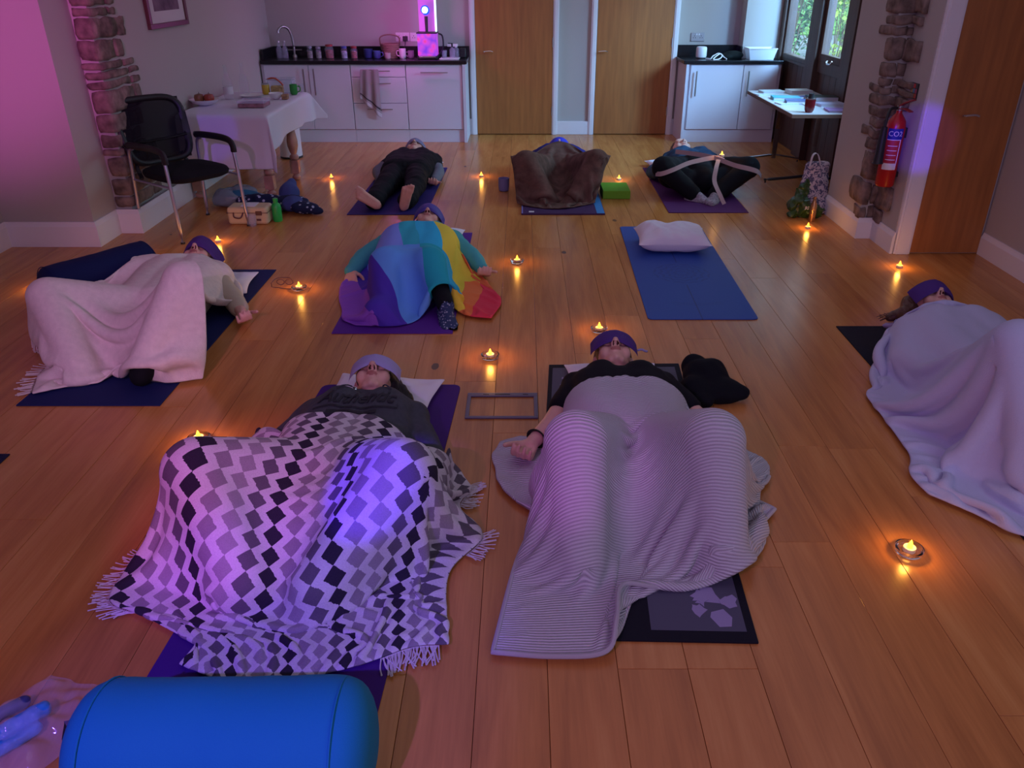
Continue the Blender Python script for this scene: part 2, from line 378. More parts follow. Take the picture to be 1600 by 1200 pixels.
# garden window wall: dark timber frame, panels below, panes
win = struct(G().box(2.70, 2.79, 5.98, 6.07, 0, CEIL).box(2.68, 2.79, 7.0, 7.2, 0, CEIL).box(2.66, 2.79, 7.80, 7.90, 0, CEIL).box(2.68, 2.79, 7.90, 8.12, .0, CEIL).box(2.67, 2.79, 8.90, 9.02, 0, CEIL)
             .box(2.70, 2.79, 8.12, 8.90, .80, .87).box(2.70, 2.79, 7.2, 7.8, .80, .90).box(2.70, 2.79, 6.07, 7.0, .80, .9).box(2.70, 2.79, 5.98, 9.02, 2.1, CEIL).obj('window_1', M_dwood, bev=.004))
def sash(y0, y1, z0, z1, w_=.06):
    fr = G().box(2.695, 2.74, y0, y0+w_, z0, z1).box(2.695, 2.74, y1-w_, y1, z0, z1).box(2.695, 2.74, y0+w_, y1-w_, z0, z0+w_).box(2.695, 2.74, y0+w_, y1-w_, z1-w_, z1).obj('window_frame', M_dwood, win, bev=.004)
    boxo('pane', 2.715, 2.721, y0+w_, y1-w_, z0+w_, z1-w_, thin('window_glass', (.8, .9, 1), .12, .02), fr, bev=0); return fr
sash(8.12, 8.90, .83, 2.1, .035); s2 = sash(7.20, 7.80, .90, 2.1, .06); sash(6.07, 7.0, .9, 2.1)  # last sash is unseen, added for the daylight it lets in
G().cyl((2.695, 7.50, .915), (2.67, 7.50, .915), .008).tube([(2.67, 7.50, .915), (2.655, 7.44, .90), (2.655, 7.36, .905), (2.66, 7.34, .93)], .007).cyl((2.69, 7.53, .93), (2.69, 7.47, .93), .016).obj('window_catch', M_chrome, win, smooth=True)
for (a, b) in ((6.07, 7.0), (7.2, 7.8), (8.12, 8.9)):
    n = 5 if b-a > .7 else 4
    for i in range(n): boxo('panel_board', 2.725, 2.75, a+(b-a)*i/n+.001, a+(b-a)*(i+1)/n-.001, 0, .81, M_dwood, win, bev=.004)
# ------------------------------------------------------------------ garden outside
ground = struct(boxo('garden_ground', 2.95, 60, 2, 90, -.25, -.15, mat('garden_gravel', (.24, .25, .25), .95, var=.3, vscale=2.2), bev=0))
lawn = tag(boxo('lawn', 7.5, 40, 27, 85, -.15, -.11, mat('lawn_grass', (.18, .36, .08), .95, var=.4, vscale=8, bump=.8), bev=.01), 'bright green lawn seen through the garden window', 'grass', kind='stuff')
def shrub(c, hgt, rad, nst, label, lc, seed, leaf=.05, nl=220):
    rr = random.Random(seed); t = thing('garden_shrub', label, 'shrub', c, 'shrubs outside the window'); g = G(); lg = G()
    tips = []
    for i in range(nst):
        a = rr.uniform(0, 2*PI); e = rr.uniform(.3, 1)*rad; P = [Vector(c)]
        for k in range(1, 5): P.append(Vector((c[0]+math.cos(a)*e*(k/4)**1.3+rr.uniform(-.03, .03), c[1]+math.sin(a)*e*(k/4)**1.3+rr.uniform(-.03, .03), c[2]+hgt*k/4*rr.uniform(.9, 1.05))))
        g.tube(P, [.012, .01, .008, .006, .003], 6); tips += P[1:]
    for i in range(nl):
        p = rr.choice(tips)+Vector([rr.gauss(0, .09) for _ in range(3)]); d = Vector([rr.uniform(-1, 1) for _ in range(3)]).normalized(); s, u, _ = basis(d)
        L = leaf*rr.uniform(.7, 1.4); W2 = L*.38
        lg.add([p, p+d*L*.5+s*W2, p+d*L, p+d*L*.5-s*W2, p+d*L*.5+u*.006], [(0, 1, 4), (1, 2, 4), (2, 3, 4), (3, 0, 4)])
    g.obj('stem', mat('stem_bark', (.16, .10, .06), .8), t); f = lg.obj('foliage', lc, t, fix=False); f['kind'] = 'stuff'
ga = mat('leaf_green', (.14, .32, .06), .5, var=.3); gb = mat('leaf_yellow_green', (.42, .55, .08), .5, var=.2); gc = mat('leaf_dark', (.05, .14, .05), .5, var=.3)
shrub((3.42, 11.2, -.15), 1.75, .42, 12, 'open twiggy shrub behind the left pane', ga, 1, .06, 260)
shrub((4.25, 11.8, -.15), 1.6, .28, 8, 'yellow-green young shrub behind the right pane', gb, 2, .09, 200)
shrub((4.6, 15.0, -.15), .95, .5, 9, 'low leafy plant beyond the twiggy shrub', ga, 3, .08, 240)
shrub((5.6, 16.2, -.15), 1.15, .6, 8, 'low dark bush beyond the yellow-green shrub', gc, 4, .09, 260)
shrub((6.4, 20.5, -.15), 1.5, 1.0, 12, 'broad dark bush at the far side of the gravel', gc, 5, .14, 500)
shrub((9.6, 29.0, -.11), 1.7, 1.5, 12, 'tall green bush at the near edge of the lawn', ga, 6, .18, 500)
shrub((8.4, 22.8, -.15), 1.2, .7, 10, 'rounded green bush in the middle of the gravel', ga, 7, .12, 300)
shrub((12.0, 34.5, -.11), 1.6, 2.4, 14, 'wide yellow-green bush far off on the lawn', gb, 8, .22, 600)

# ------------------------------------------------------------------ kitchen units
YC = 8.72
def bar(par, p0, p1, off=.03, r=.0075, name='handle'):
    p0 = Vector(p0); p1 = Vector(p1); d = (p1-p0).normalized(); o = Vector((0, -off, 0))
    return G().box(-r, r, -r*.6, r*.6, 0, (p1-p0).length, Matrix.Translation(p0+o) @ d.to_track_quat('Z', 'Y').to_matrix().to_4x4()).cyl(p0+d*.008, p0+d*.008+o, r*.8).cyl(p1-d*.008, p1-d*.008+o, r*.8).obj(name, M_steel, par, bev=.001)
def unit(name, label, x0, x1, top=.775, kick=.135, ydepth=.45):
    t = thing(name, label, 'cabinet', ((x0+x1)/2, YC+.2, 0)); boxo('carcass', x0, x1, YC+.012, YC+(ydepth if x0 < 0 else .268), .0, top, M_cab, t, bev=0)
    boxo('kickboard', x0, x1, YC+.004, YC+.012, 0, kick-.006, M_cab, t, bev=.001); return t
ua = unit('base_cabinet', 'white sink cabinet with two doors left of the drawers', -2.69, -1.772)
for a, b, hx in ((-2.66, -2.205, -2.25), (-2.20, -1.776, -2.145)):
    d = boxo('cabinet_door', a, b, YC-.012, YC+.01, .135, .77, M_cab, ua, bev=.002); bar(d, (hx, YC-.012, .48), (hx, YC-.012, .735))
ub = unit('drawer_cabinet', 'white cabinet of three drawers with a tea towel on its handle', -1.770, -1.205)
for z0, z1 in ((.655, .77), (.40, .65), (.135, .395)):
    d = boxo('drawer', -1.767, -1.208, YC-.012, YC+.01, z0, z1, M_cab, ub, bev=.002); zz = z1-.055; bar(d, (-1.62, YC-.012, zz), (-1.36, YC-.012, zz), .035)
uc = unit('dishwasher_cabinet', 'white front with one wide bar handle below the party lamp', -1.203, -.625)
d = boxo('cabinet_door', -1.200, -.628, YC-.012, YC+.01, .135, .77, M_cab, uc, bev=.002); bar(d, (-1.05, YC-.012, .70), (-.77, YC-.012, .70), .035)
tag(boxo('end_panel', -.622, -.590, YC-.03, 9.17, 0, .775, M_cab, bev=.002), 'white end panel closing the left cabinets beside the door', 'panel')
wt = thing('worktop', 'black worktop over the left white cabinets', 'worktop', (-1.6, 8.9, .775))
boxo('countertop', -2.68, -.575, YC-.03, 9.19, .777, .812, M_black, wt, bev=.004); boxo('upstand', -2.68, -.575, 9.165, 9.19, .812, .912, M_black, wt, bev=.002); boxo('side_upstand', -2.68, -2.655, 8.75, 9.165, .812, .912, M_black, wt, bev=.002)
ud = unit('base_cabinet', 'white cabinet with tall bar handles right of the doors', 1.702, 2.655)
for a, b, hx in ((1.725, 2.262, 1.78), (2.268, 2.62, 2.315)):
    d = boxo('cabinet_door', a, b, YC-.012, YC+.01, .135, .77, M_cab, ud, bev=.002); bar(d, (hx, YC-.012, .47), (hx, YC-.012, .715), .035)
boxo('side_panel', 1.672, 1.70, YC-.03, 9.16, 0, .775, M_cab, ud, bev=.002)
w2 = thing('worktop', 'black worktop over the right white cabinet near the window', 'worktop', (2.2, 8.9, .775))
boxo('countertop', 1.645, 2.66, YC-.03, 8.985, .777, .812, M_black, w2, bev=.004); boxo('countertop_back', 1.645, 2.29, 8.985, 9.19, .777, .812, M_black, w2, bev=0)
boxo('upstand', 1.645, 2.275, 9.17, 9.19, .812, .925, M_black, w2, bev=.002); boxo('side_upstand', 2.275, 2.295, 8.97, 9.19, .812, .925, M_black, w2, bev=.002)
TZ = .812
# items on the left worktop
t = thing('kitchen_tap', 'arched dark chrome mixer tap behind the sink', 'tap', (-2.42, 9.08, TZ))
G().lathe([(.025, 0), (.022, .02), (.012, .03), (.012, .1)], (-2.42, 9.08, TZ), n=16).obj('tap_base', M_steel, t, smooth=True)
G().tube(curve([(-2.42, 9.08, TZ+.09), (-2.425, 9.07, TZ+.2), (-2.45, 9.04, TZ+.28), (-2.49, 9.0, TZ+.30), (-2.53, 8.97, TZ+.27), (-2.535, 8.965, TZ+.24)], 6), .013, 10).obj('spout', M_steel, t, smooth=True)
G().cyl((-2.50, 9.08, TZ+.07), (-2.34, 9.08, TZ+.07), .008).obj('tap_lever', M_steel, t, smooth=True)
def jar(x, y, label, fc, lidc, r=.036, h=.10):
    t = thing('storage_jar', label, 'jar', (x, y, TZ), 'glass jars along the left worktop')
    G().lathe([(r*.9, 0), (r, .008), (r, h*.8), (r*.8, h*.9), (r*.8, h)], (x, y, TZ), n=18).obj('jar_glass', thin('jar_glass_m', (.5, .5, .6), .22, .08), t, smooth=True)
    G().lathe([(r*.85, 0), (r*.88, h*.6), (r*.5, h*.68)], (x, y, TZ+.004), n=14).obj('contents', mat('contents_'+lidc, fc, .8, var=.5, vscale=40), t, smooth=True)
    G().lathe([(r*.86, 0), (r*.86, .018), (r*.3, .022)], (x, y, TZ+h), n=18).obj('lid', mat('lid_'+lidc, dict(grey=(.25, .25, .3), red=(.3, .02, .03), blue=(.05, .06, .3))[lidc], .4), t, smooth=True)
jar(-2.22, 8.93, 'clear jar with grey lid, leftmost jar right of the tap', (.3, .25, .22), 'grey', .03); jar(-2.13, 8.93, 'clear jar with grey lid, second jar right of the tap', (.3, .26, .24), 'grey', .03, .095)
jar(-2.02, 8.95, 'large dark red jar in the middle of the jar row', (.3, .04, .04), 'red', .045, .115); jar(-1.86, 8.92, 'pale blue-grey jar between two red jars', (.35, .36, .5), 'blue', .034)
jar(-1.76, 8.93, 'small red jar right of the pale jar', (.35, .04, .05), 'red', .036)
def cup(x, y, z, r, h, label, m, name='mug', cat='mug', hd=1, group=None, rz=0):
    t = thing(name, label, cat, (x, y, z), group)
    G().lathe([(r*.72, 0), (r*.9, .006), (r, h*.35), (r, h), (r-.004, h), (r-.005, h*.4), (r*.7, .01)], (x, y, z), n=24).obj('cup', m, t, smooth=True)
    if hd: a = rz; c_, s_ = math.cos(a), math.sin(a); G().tube(curve([(x+c_*r*.97, y+s_*r*.97, z+h*.8), (x+c_*(r+.022), y+s_*(r+.022), z+h*.75), (x+c_*(r+.024), y+s_*(r+.024), z+h*.4), (x+c_*r*.97, y+s_*r*.97, z+h*.22)], 5), .005).obj('mug_handle', m, t, smooth=True)
    return t
cup(-1.615, 8.95, TZ, .045, .09, 'dark blue mug left of the wicker basket', mat('mug_navy', (.02, .03, .15), .3)); cup(-1.52, 8.92, TZ, .038, .075, 'mid blue mug in front of the wicker basket', mat('mug_blue', (.05, .08, .25), .3))
cup(-1.40, 8.86, TZ, .032, .06, 'small pale mug under the wicker basket', mat('mug_pale', (.35, .27, .27), .4), hd=0, name='bowl', cat='bowl')
bt = thing('wicker_basket', 'brown wicker basket with a hooped handle on the left worktop', 'basket', (-1.39, 9.0, TZ))
G().lathe([(.075, 0), (.09, .06), (.105, .14), (.1, .14), (.085, .06), (.07, .01)], (-1.39, 9.0, TZ), n=24).obj('basket_body', mat('wicker', (.22, .13, .10), .8, bump=1, bscale=160), bt, smooth=True)
for k in range(6): zz = TZ+.02+k*.022; rr = .079+.0047*k; G().tube([(-1.39+rr*math.cos(a*PI/10), 9.0+rr*math.sin(a*PI/10), zz) for a in range(20)], .005, 6, True).obj('weave_hoop', MATS['wicker'], bt, smooth=True)
G().tube(curve([(-1.49, 9, TZ+.13), (-1.485, 9, TZ+.2), (-1.39, 9, TZ+.225), (-1.295, 9, TZ+.2), (-1.29, 9, TZ+.13)], 5), .007).obj('basket_handle', MATS['wicker'], bt, smooth=True)
cup(-1.255, 8.93, TZ, .036, .095, 'white mug right of the wicker basket', mat('mug_white', (.6, .55, .58), .4), rz=PI); cup(-1.17, 8.95, TZ, .032, .075, 'grey-mauve mug left of the party lamp', mat('mug_mauve', (.25, .18, .25), .4), rz=PI)
def socket(x, y, z, face, label, m, wdt=.146):
    t = thing('wall_socket', label, 'socket', (x, y, z)); boxo('face_plate', x-wdt/2, x+wdt/2, y-.01, y, z-.043, z+.043, m, t, bev=.003)
    for sx in (-.036, .036):
        for a, b in ((0, .012), (-.011, -.006), (.011, -.006)): boxo('socket_slot', x+sx+a-.003, x+sx+a+.003, y-.0115, y-.009, z+b-.005, z+b+.004, M_dark, t, bev=0)
        boxo('socket_switch', x+sx*.35-.006, x+sx*.35+.006, y-.015, y-.009, z+.018, z+.034, M_white, t, bev=.001)
    return t
socket(1.86, 9.2, 1.0, 0, 'steel double socket above the right worktop', M_steel)
socket(-1.28, 9.2, 1.0, 0, 'white double socket left of the party lamp, a plug in it', M_white); socket(-1.125, 9.2, 1.0, 0, 'white double socket half hidden by the party lamp', M_white)
t = thing('plug_lead', 'black plug and lead hanging from the white socket', 'cable', (-1.25, 9.17, .9)); boxo('plug', -1.275, -1.225, 9.155, 9.188, .965, 1.01, M_dark, t); G().tube(curve([(-1.25, 9.17, .97), (-1.255, 9.16, .92), (-1.27, 9.14, .85), (-1.2, 9.1, .82), (-1.1, 9.05, .82)], 5), .004, 6).obj('lead', M_dark, t, smooth=True)
# party lamp
LX, LY = -.985, 8.93
t = thing('party_lamp', 'glowing magenta lamp tower with round blue bulb on the worktop', 'lamp', (LX, LY, TZ))
M_mag = mat('lamp_diffuser', (.12, .02, .14), .4); q = NT(M_mag); tc = q.n('ShaderNodeTexCoord'); v = q.n('ShaderNodeTexVoronoi'); v.inputs['Scale'].default_value = 16; q.l(tc.outputs['Object'], v.inputs['Vector'])
cc = q.ramp(v.outputs['Distance'], [(0, (.95, .06, .12)), (.3, (.85, .08, .75)), (.55, (.5, .08, .85)), (.9, (.15, .05, .9))]); q.l(cc, q.b.inputs['Emission Color']); q.b.inputs['Emission Strength'].default_value = .75
boxo('lamp_foot', LX-.105, LX+.105, LY-.1, LY+.1, TZ, TZ+.028, M_dark, t, bev=.008); boxo('foot_plate', LX-.085, LX+.085, LY-.108, LY-.09, TZ+.012, TZ+.03, M_chrome, t, bev=.003)
boxo('glowing_cube', LX-.098, LX+.098, LY-.09, LY+.09, TZ+.032, TZ+.245, M_mag, t, bev=.006)
boxo('cube_rim', LX-.105, LX+.105, LY-.097, LY+.097, TZ+.242, TZ+.254, M_dark, t, bev=.003)
boxo('rear_panel', LX-.09, LX+.075, LY+.06, LY+.085, TZ+.254, TZ+.75, mat('lit_back_panel', (.4, .1, .4), .4, emit=(.40, .08, .5), estr=.8), t, bev=.004)
boxo('bright_glass_edge', LX+.077, LX+.094, LY+.05, LY+.085, TZ+.254, TZ+.75, mat('glass_edge_gleam', (.8, .9, .9), .4, emit=(.55, .85, .95), estr=1.6), t, bev=.003)  # glass edge of the tower, its white gleam put in as emission
G().cyl((LX-.005, LY, TZ+.25), (LX-.005, LY, TZ+.40), .014, .018).obj('stalk', M_dark, t, smooth=True)
G().lathe([(.02, .05), (.045, .02), (.045, -.03), (.036, -.034)], (LX-.01, LY-.0, TZ+.455), (0, 1, -.15), 24).obj('lamp_head', mat('lamp_blue_shell', (.02, .05, .4), .3, emit=(.0, .08, .9), estr=.9), t, smooth=True)
G().ell((LX-.01, LY-.034, TZ+.46), (.031, .02, .031)).obj('bulb', mat('bulb_glow', (.6, .9, 1), .3, emit=(.35, .85, 1), estr=6), t, smooth=True)
G().tube(curve([(LX+.11, LY, TZ+.24), (LX+.15, LY, TZ+.22), (LX+.16, LY, TZ+.15), (LX+.15, LY, TZ+.08), (LX+.11, LY, TZ+.04)], 5), .008).obj('lamp_handle', M_dark, t, smooth=True)
for (dx, e, c) in ((0, 9, (.9, .14, .85)),):
    l = bpy.data.lights.new('lamp_glow', 'POINT'); l.energy = e; l.color = c; l.shadow_soft_size = .1; o = bpy.data.objects.new('lamp_glow', l); COL.objects.link(o); o.location = (LX-.25, LY-.42, TZ+.35)
t = thing('tray', 'pale tray at the right end of the left worktop', 'tray', (-.75, 8.9, TZ)); boxo('tray_base', -.86, -.66, 8.80, 9.0, TZ, TZ+.008, M_white, t); boxo('tray_lip', -.86, -.66, 8.79, 8.80, TZ, TZ+.014, M_white, t)
t = thing('soap_dispenser', 'clear pump bottle with black pump on the pale tray', 'bottle', (-.735, 8.92, TZ+.008))
G().lathe([(.026, 0), (.028, .01), (.028, .08), (.012, .095), (.012, .105)], (-.735, 8.92, TZ+.008), n=16).obj('bottle_body', thin('clear_plastic', (.6, .6, .75), .25, .1), t, smooth=True); G().cyl((-.735, 8.92, TZ+.11), (-.735, 8.92, TZ+.15), .009).cyl((-.735, 8.92, TZ+.145), (-.775, 8.9, TZ+.148), .005).obj('pump', M_dark, t, smooth=True)
t = thing('drinking_glass', 'small clear glass beside the pump bottle', 'glass', (-.82, 8.94, TZ+.008)); G().lathe([(.025, 0), (.03, .07), (.028, .07), (.023, .006)], (-.82, 8.94, TZ+.008), n=16).obj('tumbler', MATS['clear_plastic'], t, smooth=True)
t = thing('spray_bottle', 'clear bottle with white trigger by the party lamp', 'bottle', (-.70, 8.99, TZ+.008)); G().lathe([(.03, 0), (.03, .08), (.012, .1)], (-.70, 8.99, TZ+.008), n=14).obj('bottle_body', MATS['clear_plastic'], t, smooth=True); G().box(-.79, -.68, 8.98, 9.0, TZ+.11, TZ+.135).cyl((-.70, 8.99, TZ+.1), (-.70, 8.99, TZ+.13), .012).obj('trigger', M_white, t, bev=.003)
tag(boxo('black_tin', -.665, -.60, 8.98, 9.1, TZ, TZ+.09, M_dark, bev=.01), 'square black tin at the right end of the left worktop', 'tin')
for i, x in enumerate((-2.55, -2.49)):
    t = thing('glass_bottle', ['clear rounded bottle in the corner left of the tap', 'clear bottle with a bright highlight beside the tap'][i], 'bottle', (x, 8.98, TZ), 'bottles by the tap'); G().lathe([(.028, 0), (.03, .01), (.03, .09), (.012, .12), (.012, .15)], (x, 8.98, TZ), n=16).obj('bottle_body', MATS['clear_plastic'], t, smooth=True); G().cyl((x, 8.98, TZ+.15), (x, 8.98, TZ+.165), .013).obj('cap', M_steel, t)
# right worktop items
t = thing('white_diffuser', 'white cylindrical appliance on the right worktop', 'appliance', (1.86, 8.93, TZ)); G().lathe([(.05, 0), (.055, .01), (.055, .085), (.05, .1), (.035, .104)], (1.86, 8.93, TZ+.012), n=28).obj('appliance_body', M_white, t, smooth=True); G().lathe([(.045, 0), (.045, .014)], (1.86, 8.93, TZ), n=24).obj('appliance_base', M_dark, t)
tag(G().tube(curve([(1.90, 8.87, TZ+.006), (1.94, 8.83, TZ+.006), (1.97, 8.86, TZ+.03), (2.03, 8.87, TZ+.055), (2.06, 8.85, TZ+.03), (2.02, 8.80, TZ+.006), (1.96, 8.79, TZ+.006), (2.04, 8.86, TZ+.05), (2.08, 8.84, TZ+.02), (2.10, 8.80, TZ+.006)], 6), .006, 8).obj('white_cable', M_white, smooth=True), 'coiled white cable beside the white appliance', 'cable')
g = G(); g.ell((2.19, 8.92, TZ+.032), (.11, .07, .045)); g.ell((2.13, 8.90, TZ+.022), (.07, .06, .035)); V_, F_ = remesh(g, .008); tag(mk('black_pouch', V_, F_, mat('black_cloth', (.008, .012, .012), .8), None, True), 'slumped black pouch left of the plastic tub', 'pouch')
t = thing('plastic_tub', 'translucent white storage tub by the window on the right worktop', 'tub', (2.46, 8.86, TZ)); M_tub = mat('tub_plastic', (.8, .85, .9), .35, alpha=.75)
g = G(); a0, a1 = (2.335, 2.575), (2.31, 2.60); x0, x1 = a0; X0_, X1_ = a1
g.add([(x0, 8.78, TZ), (x1, 8.78, TZ), (x1, 8.94, TZ), (x0, 8.94, TZ), (X0_, 8.76, TZ+.105), (X1_, 8.76, TZ+.105), (X1_, 8.96, TZ+.105), (X0_, 8.96, TZ+.105)], [(0, 1, 2, 3), (0, 1, 5, 4), (1, 2, 6, 5), (2, 3, 7, 6), (3, 0, 4, 7)])
o = g.obj('tub_body', M_tub, t); s = o.modifiers.new('s', 'SOLIDIFY'); s.thickness = .004; G().tube([(X0_, 8.76, TZ+.105), (X1_, 8.76, TZ+.105), (X1_, 8.96, TZ+.105), (X0_, 8.96, TZ+.105)], .006, 6, True).obj('tub_rim', M_white, t)
# picture on the left wall
t = thing('framed_picture', 'framed picture with dark red-brown frame on the left wall', 'picture', (-2.69, 6.61, 1.25)); M_fr = mat('picture_frame', (.10, .03, .03), .4)
for a in ((6.25, 6.98, 1.245, 1.28), (6.25, 6.98, 1.75, 1.785), (6.25, 6.29, 1.28, 1.75), (6.94, 6.98, 1.28, 1.75)): boxo('frame_side', -2.70, -2.672, a[0], a[1], a[2], a[3], M_fr, t)
boxo('mount', -2.70, -2.685, 6.29, 6.94, 1.28, 1.75, mat('mount_card', (.6, .55, .55), .8), t, bev=0); boxo('print', -2.685, -2.683, 6.38, 6.85, 1.36, 1.69, mat('picture_print', (.12, .08, .10), .6, var=.6, vscale=9), t, bev=0)
# tea towel
def sheet(name, fn, nu, nv, m, parent=None, th=.004, sub=1, uv=None):
    V = [fn(i/nu, j/nv) for j in range(nv+1) for i in range(nu+1)]; UV = [(i/nu, j/nv) for j in range(nv+1) for i in range(nu+1)]
    Fs = [(j*(nu+1)+i, j*(nu+1)+i+1, (j+1)*(nu+1)+i+1, (j+1)*(nu+1)+i) for j in range(nv) for i in range(nu)]
    o = mk(name, V, Fs, m, parent, True, UV); s = o.modifiers.new('s', 'SOLIDIFY'); s.thickness = th; s.offset = 0
    if sub: b = o.modifiers.new('b', 'SUBSURF'); b.levels = sub; b.render_levels = sub
    return o
M_tow = mat('tea_towel', (.33, .27, .28), .9, bump=.3, bscale=200); q = NT(M_tow); uvn = q.n('ShaderNodeUVMap'); sx = q.n('ShaderNodeSeparateXYZ'); q.l(uvn.outputs[0], sx.inputs[0]); q.l(q.ramp(sx.outputs[1], [(0, (.33, .27, .28)), (.80, (.05, .04, .05)), (.84, (.33, .27, .28)), (.90, (.5, .45, .48))], True), q.b.inputs['Base Color'])
def towf(u, v):
    z0 = .735-(.40+.07*(u-.3)-(.07 if u > .5 else 0)*0)*v*(1-.25*(1-u)*1.0)
    return (-1.66+.185*u-.03*v*(1-u), YC-.055+.012*math.sin(u*14)*(.3+v)-.004*v, z0-.04*v*u)
tag(sheet('tea_towel', towf, 16, 12, M_tow), 'grey-brown tea towel hung over the top drawer handle', 'towel')
# ------------------------------------------------------------------ left table with white cloth
tb = thing('dining_table', 'old turned-leg wooden table under the white cloth', 'table', (-2.3, 7.0, 0)); M_oldwood = mat('old_wood', (.40, .22, .16), .5, var=.3, vscale=8)
TX0, TX1, TY0, TY1, TT = -2.66, -1.965, 6.30, 7.62, .645
boxo('tabletop', TX0, TX1, TY0, TY1, TT-.03, TT-.004, M_oldwood, tb, bev=.005)
boxo('apron', TX0+.06, TX1-.06, TY0+.06, TY1-.06, TT-.10, TT-.03, M_oldwood, tb, bev=.003)
def turned(x, y):
    g = G().lathe([(.018, 0), (.034, .015), (.036, .03), (.02, .05), (.024, .06)], (x, y, 0), n=20)
    g.box(x-.036, x+.036, y-.036, y+.036, .06, .17)
    g.lathe([(.024, .17), (.038, .185), (.038, .205), (.022, .22), (.03, .235), (.045, .29), (.046, .33), (.032, .42), (.022, .45), (.034, .465), (.034, .48)], (x, y, 0), n=20)
    g.box(x-.036, x+.036, y-.036, y+.036, .48, TT-.03); g.obj('leg', M_oldwood, tb, smooth=True)
for p in ((-2.035, 6.42), (-1.98, 7.0), (-2.60, 6.38), (-2.60, 7.5)): turned(*p)
M_cloth = mat('white_cotton', (.66, .64, .72), .9, bump=.15, bscale=300)
def cloth_table():
    n = 40; V = []; Fs = []; dF, dR = .40, .26
    xs = np.linspace(0, 1, 37); L1 = (TX1-TX0)+dR; ys = np.linspace(0, 1, 57); L2 = dF+(TY1-TY0)+.22
    for y_ in ys:
        for x_ in xs:
            s = TX0+.01+x_*L1; q_ = TY0-dF+y_*L2
            ox = max(0, s-TX1); fy = max(0, TY0-q_); by = max(0, q_-TY1)
            zz = TT+.004
            X = min(s, TX1+.012); Y = min(max(q_, TY0), TY1)
            if ox and fy:                                       # hanging corner: fold outwards
                X = TX1+.02+.30*min(ox, fy)*(ox/(ox+fy)) ; Y = TY0-.015-.25*min(ox, fy)*(fy/(ox+fy)); zz -= max(ox, fy)*1.0+.12*min(ox, fy)
            elif ox and by:
                X = TX1+.02+.55*min(ox, by)+.05*ox; Y = TY1+.02+.2*min(ox, by); zz -= max(ox, by)*.9
            elif ox:
                k = (q_-TY0)/(TY1-TY0); X = TX1+.020+.018*math.sin(k*13)*ox/.26+.05*ox*k; zz -= ox*(1.0-.18*math.sin(k*PI*.9))
            elif fy:
                k = (s-TX0)/(TX1-TX0); Y = TY0-.012-.02*abs(math.sin(k*7+.5))*fy/.4-.04*fy; zz -= fy
            elif by:
                Y = TY1+.012+.02*math.sin(s*20)*by; zz -= by
            else: zz += .002*noise.noise(Vector((s*6, q_*6, 0)))
            V.append((X, Y, zz))
    a = len(xs); Fs = [(j*a+i, j*a+i+1, (j+1)*a+i+1, (j+1)*a+i) for j in range(len(ys)-1) for i in range(a-1)]
    o = mk('tablecloth', V, Fs, M_cloth, None, True); s = o.modifiers.new('s', 'SOLIDIFY'); s.thickness = .003; s.offset = 1; b = o.modifiers.new('b', 'SUBSURF'); b.levels = b.render_levels = 1
    tag(o, 'white cloth hanging over the turned-leg table by the left wall', 'tablecloth')
cloth_table()
ZT = TT+.010
t = thing('waste_bin', 'tall white cylinder bin under the far end of the clothed table', 'bin', (-2.27, 7.95, 0)); G().lathe([(.105, .012), (.105, .46), (.1, .46), (.1, .03)], (-2.27, 7.95, 0), n=28).obj('bin_body', M_white, t, smooth=True); G().lathe([(.107, 0), (.107, .018)], (-2.27, 7.95, 0), n=28).obj('bin_foot', M_dark, t)
def bowl(x, y, z, r, h, label, m, name='bowl', cat='bowl', group=None):
    return tag(G().lathe([(r*.4, 0), (r*.45, .004), (r*.8, h*.45), (r, h), (r*.96, h), (r*.76, h*.5), (r*.3, .008)], (x, y, z), n=28).obj(name, m, smooth=True), label, cat, group)
bowl(-2.585, 6.78, ZT, .12, .045, 'white fruit bowl holding two apples behind the chair', M_white)
for i, x in enumerate((-2.625, -2.545)):
    t = thing('apple', ['brown-red apple, left one in the white bowl', 'red apple, right one in the white bowl'][i], 'fruit', (x, 6.78, ZT+.02), 'apples in the bowl'); G().lathe([(.006, .004), (.022, 0), (.038, .022), (.041, .045), (.033, .066), (.012, .072), (.002, .062)], (x, 6.78, ZT+.014), n=18).obj('apple_flesh', mat('apple%d' % i, ((.22, .09, .04), (.35, .05, .03))[i], .35, var=.3, vscale=20), t, smooth=True); G().cyl((x, 6.78, ZT+.075), (x+.004, 6.78, ZT+.1), .002).obj('stalk', M_dwood, t)
M_bg = thin('bottle_glass', (.6, .58, .7), .16, .05)
for i, (x, y) in enumerate(((-2.50, 7.12), (-2.42, 7.30))):
    t = thing('water_bottle', ['tall clear glass bottle with a white label on the clothed table', 'clear glass bottle without cap behind the labelled bottle'][i], 'bottle', (x, y, ZT)); G().lathe([(.036, 0), (.04, .01), (.04, .12), (.03, .16), (.014, .20), (.013, .26), (.016, .262), (.016, .27)], (x, y, ZT), n=20).obj('bottle_body', M_bg, t, smooth=True)
    if not i: G().lathe([(.041, .04), (.041, .10)], (x, y, ZT), n=20).obj('bottle_label', mat('paper', (.65, .62, .65), .8), t); G().lathe([(.0, 0), (.012, .0), (.012, .001)], (x, y-.0412, ZT+.07), (0, -1, 0)).obj('label_emblem', mat('ink_blue', (.05, .05, .15), .7), t)
bowl(-2.34, 7.22, ZT, .10, .022, 'shallow white plate beside the glass bottles', M_white, 'plate', 'plate')
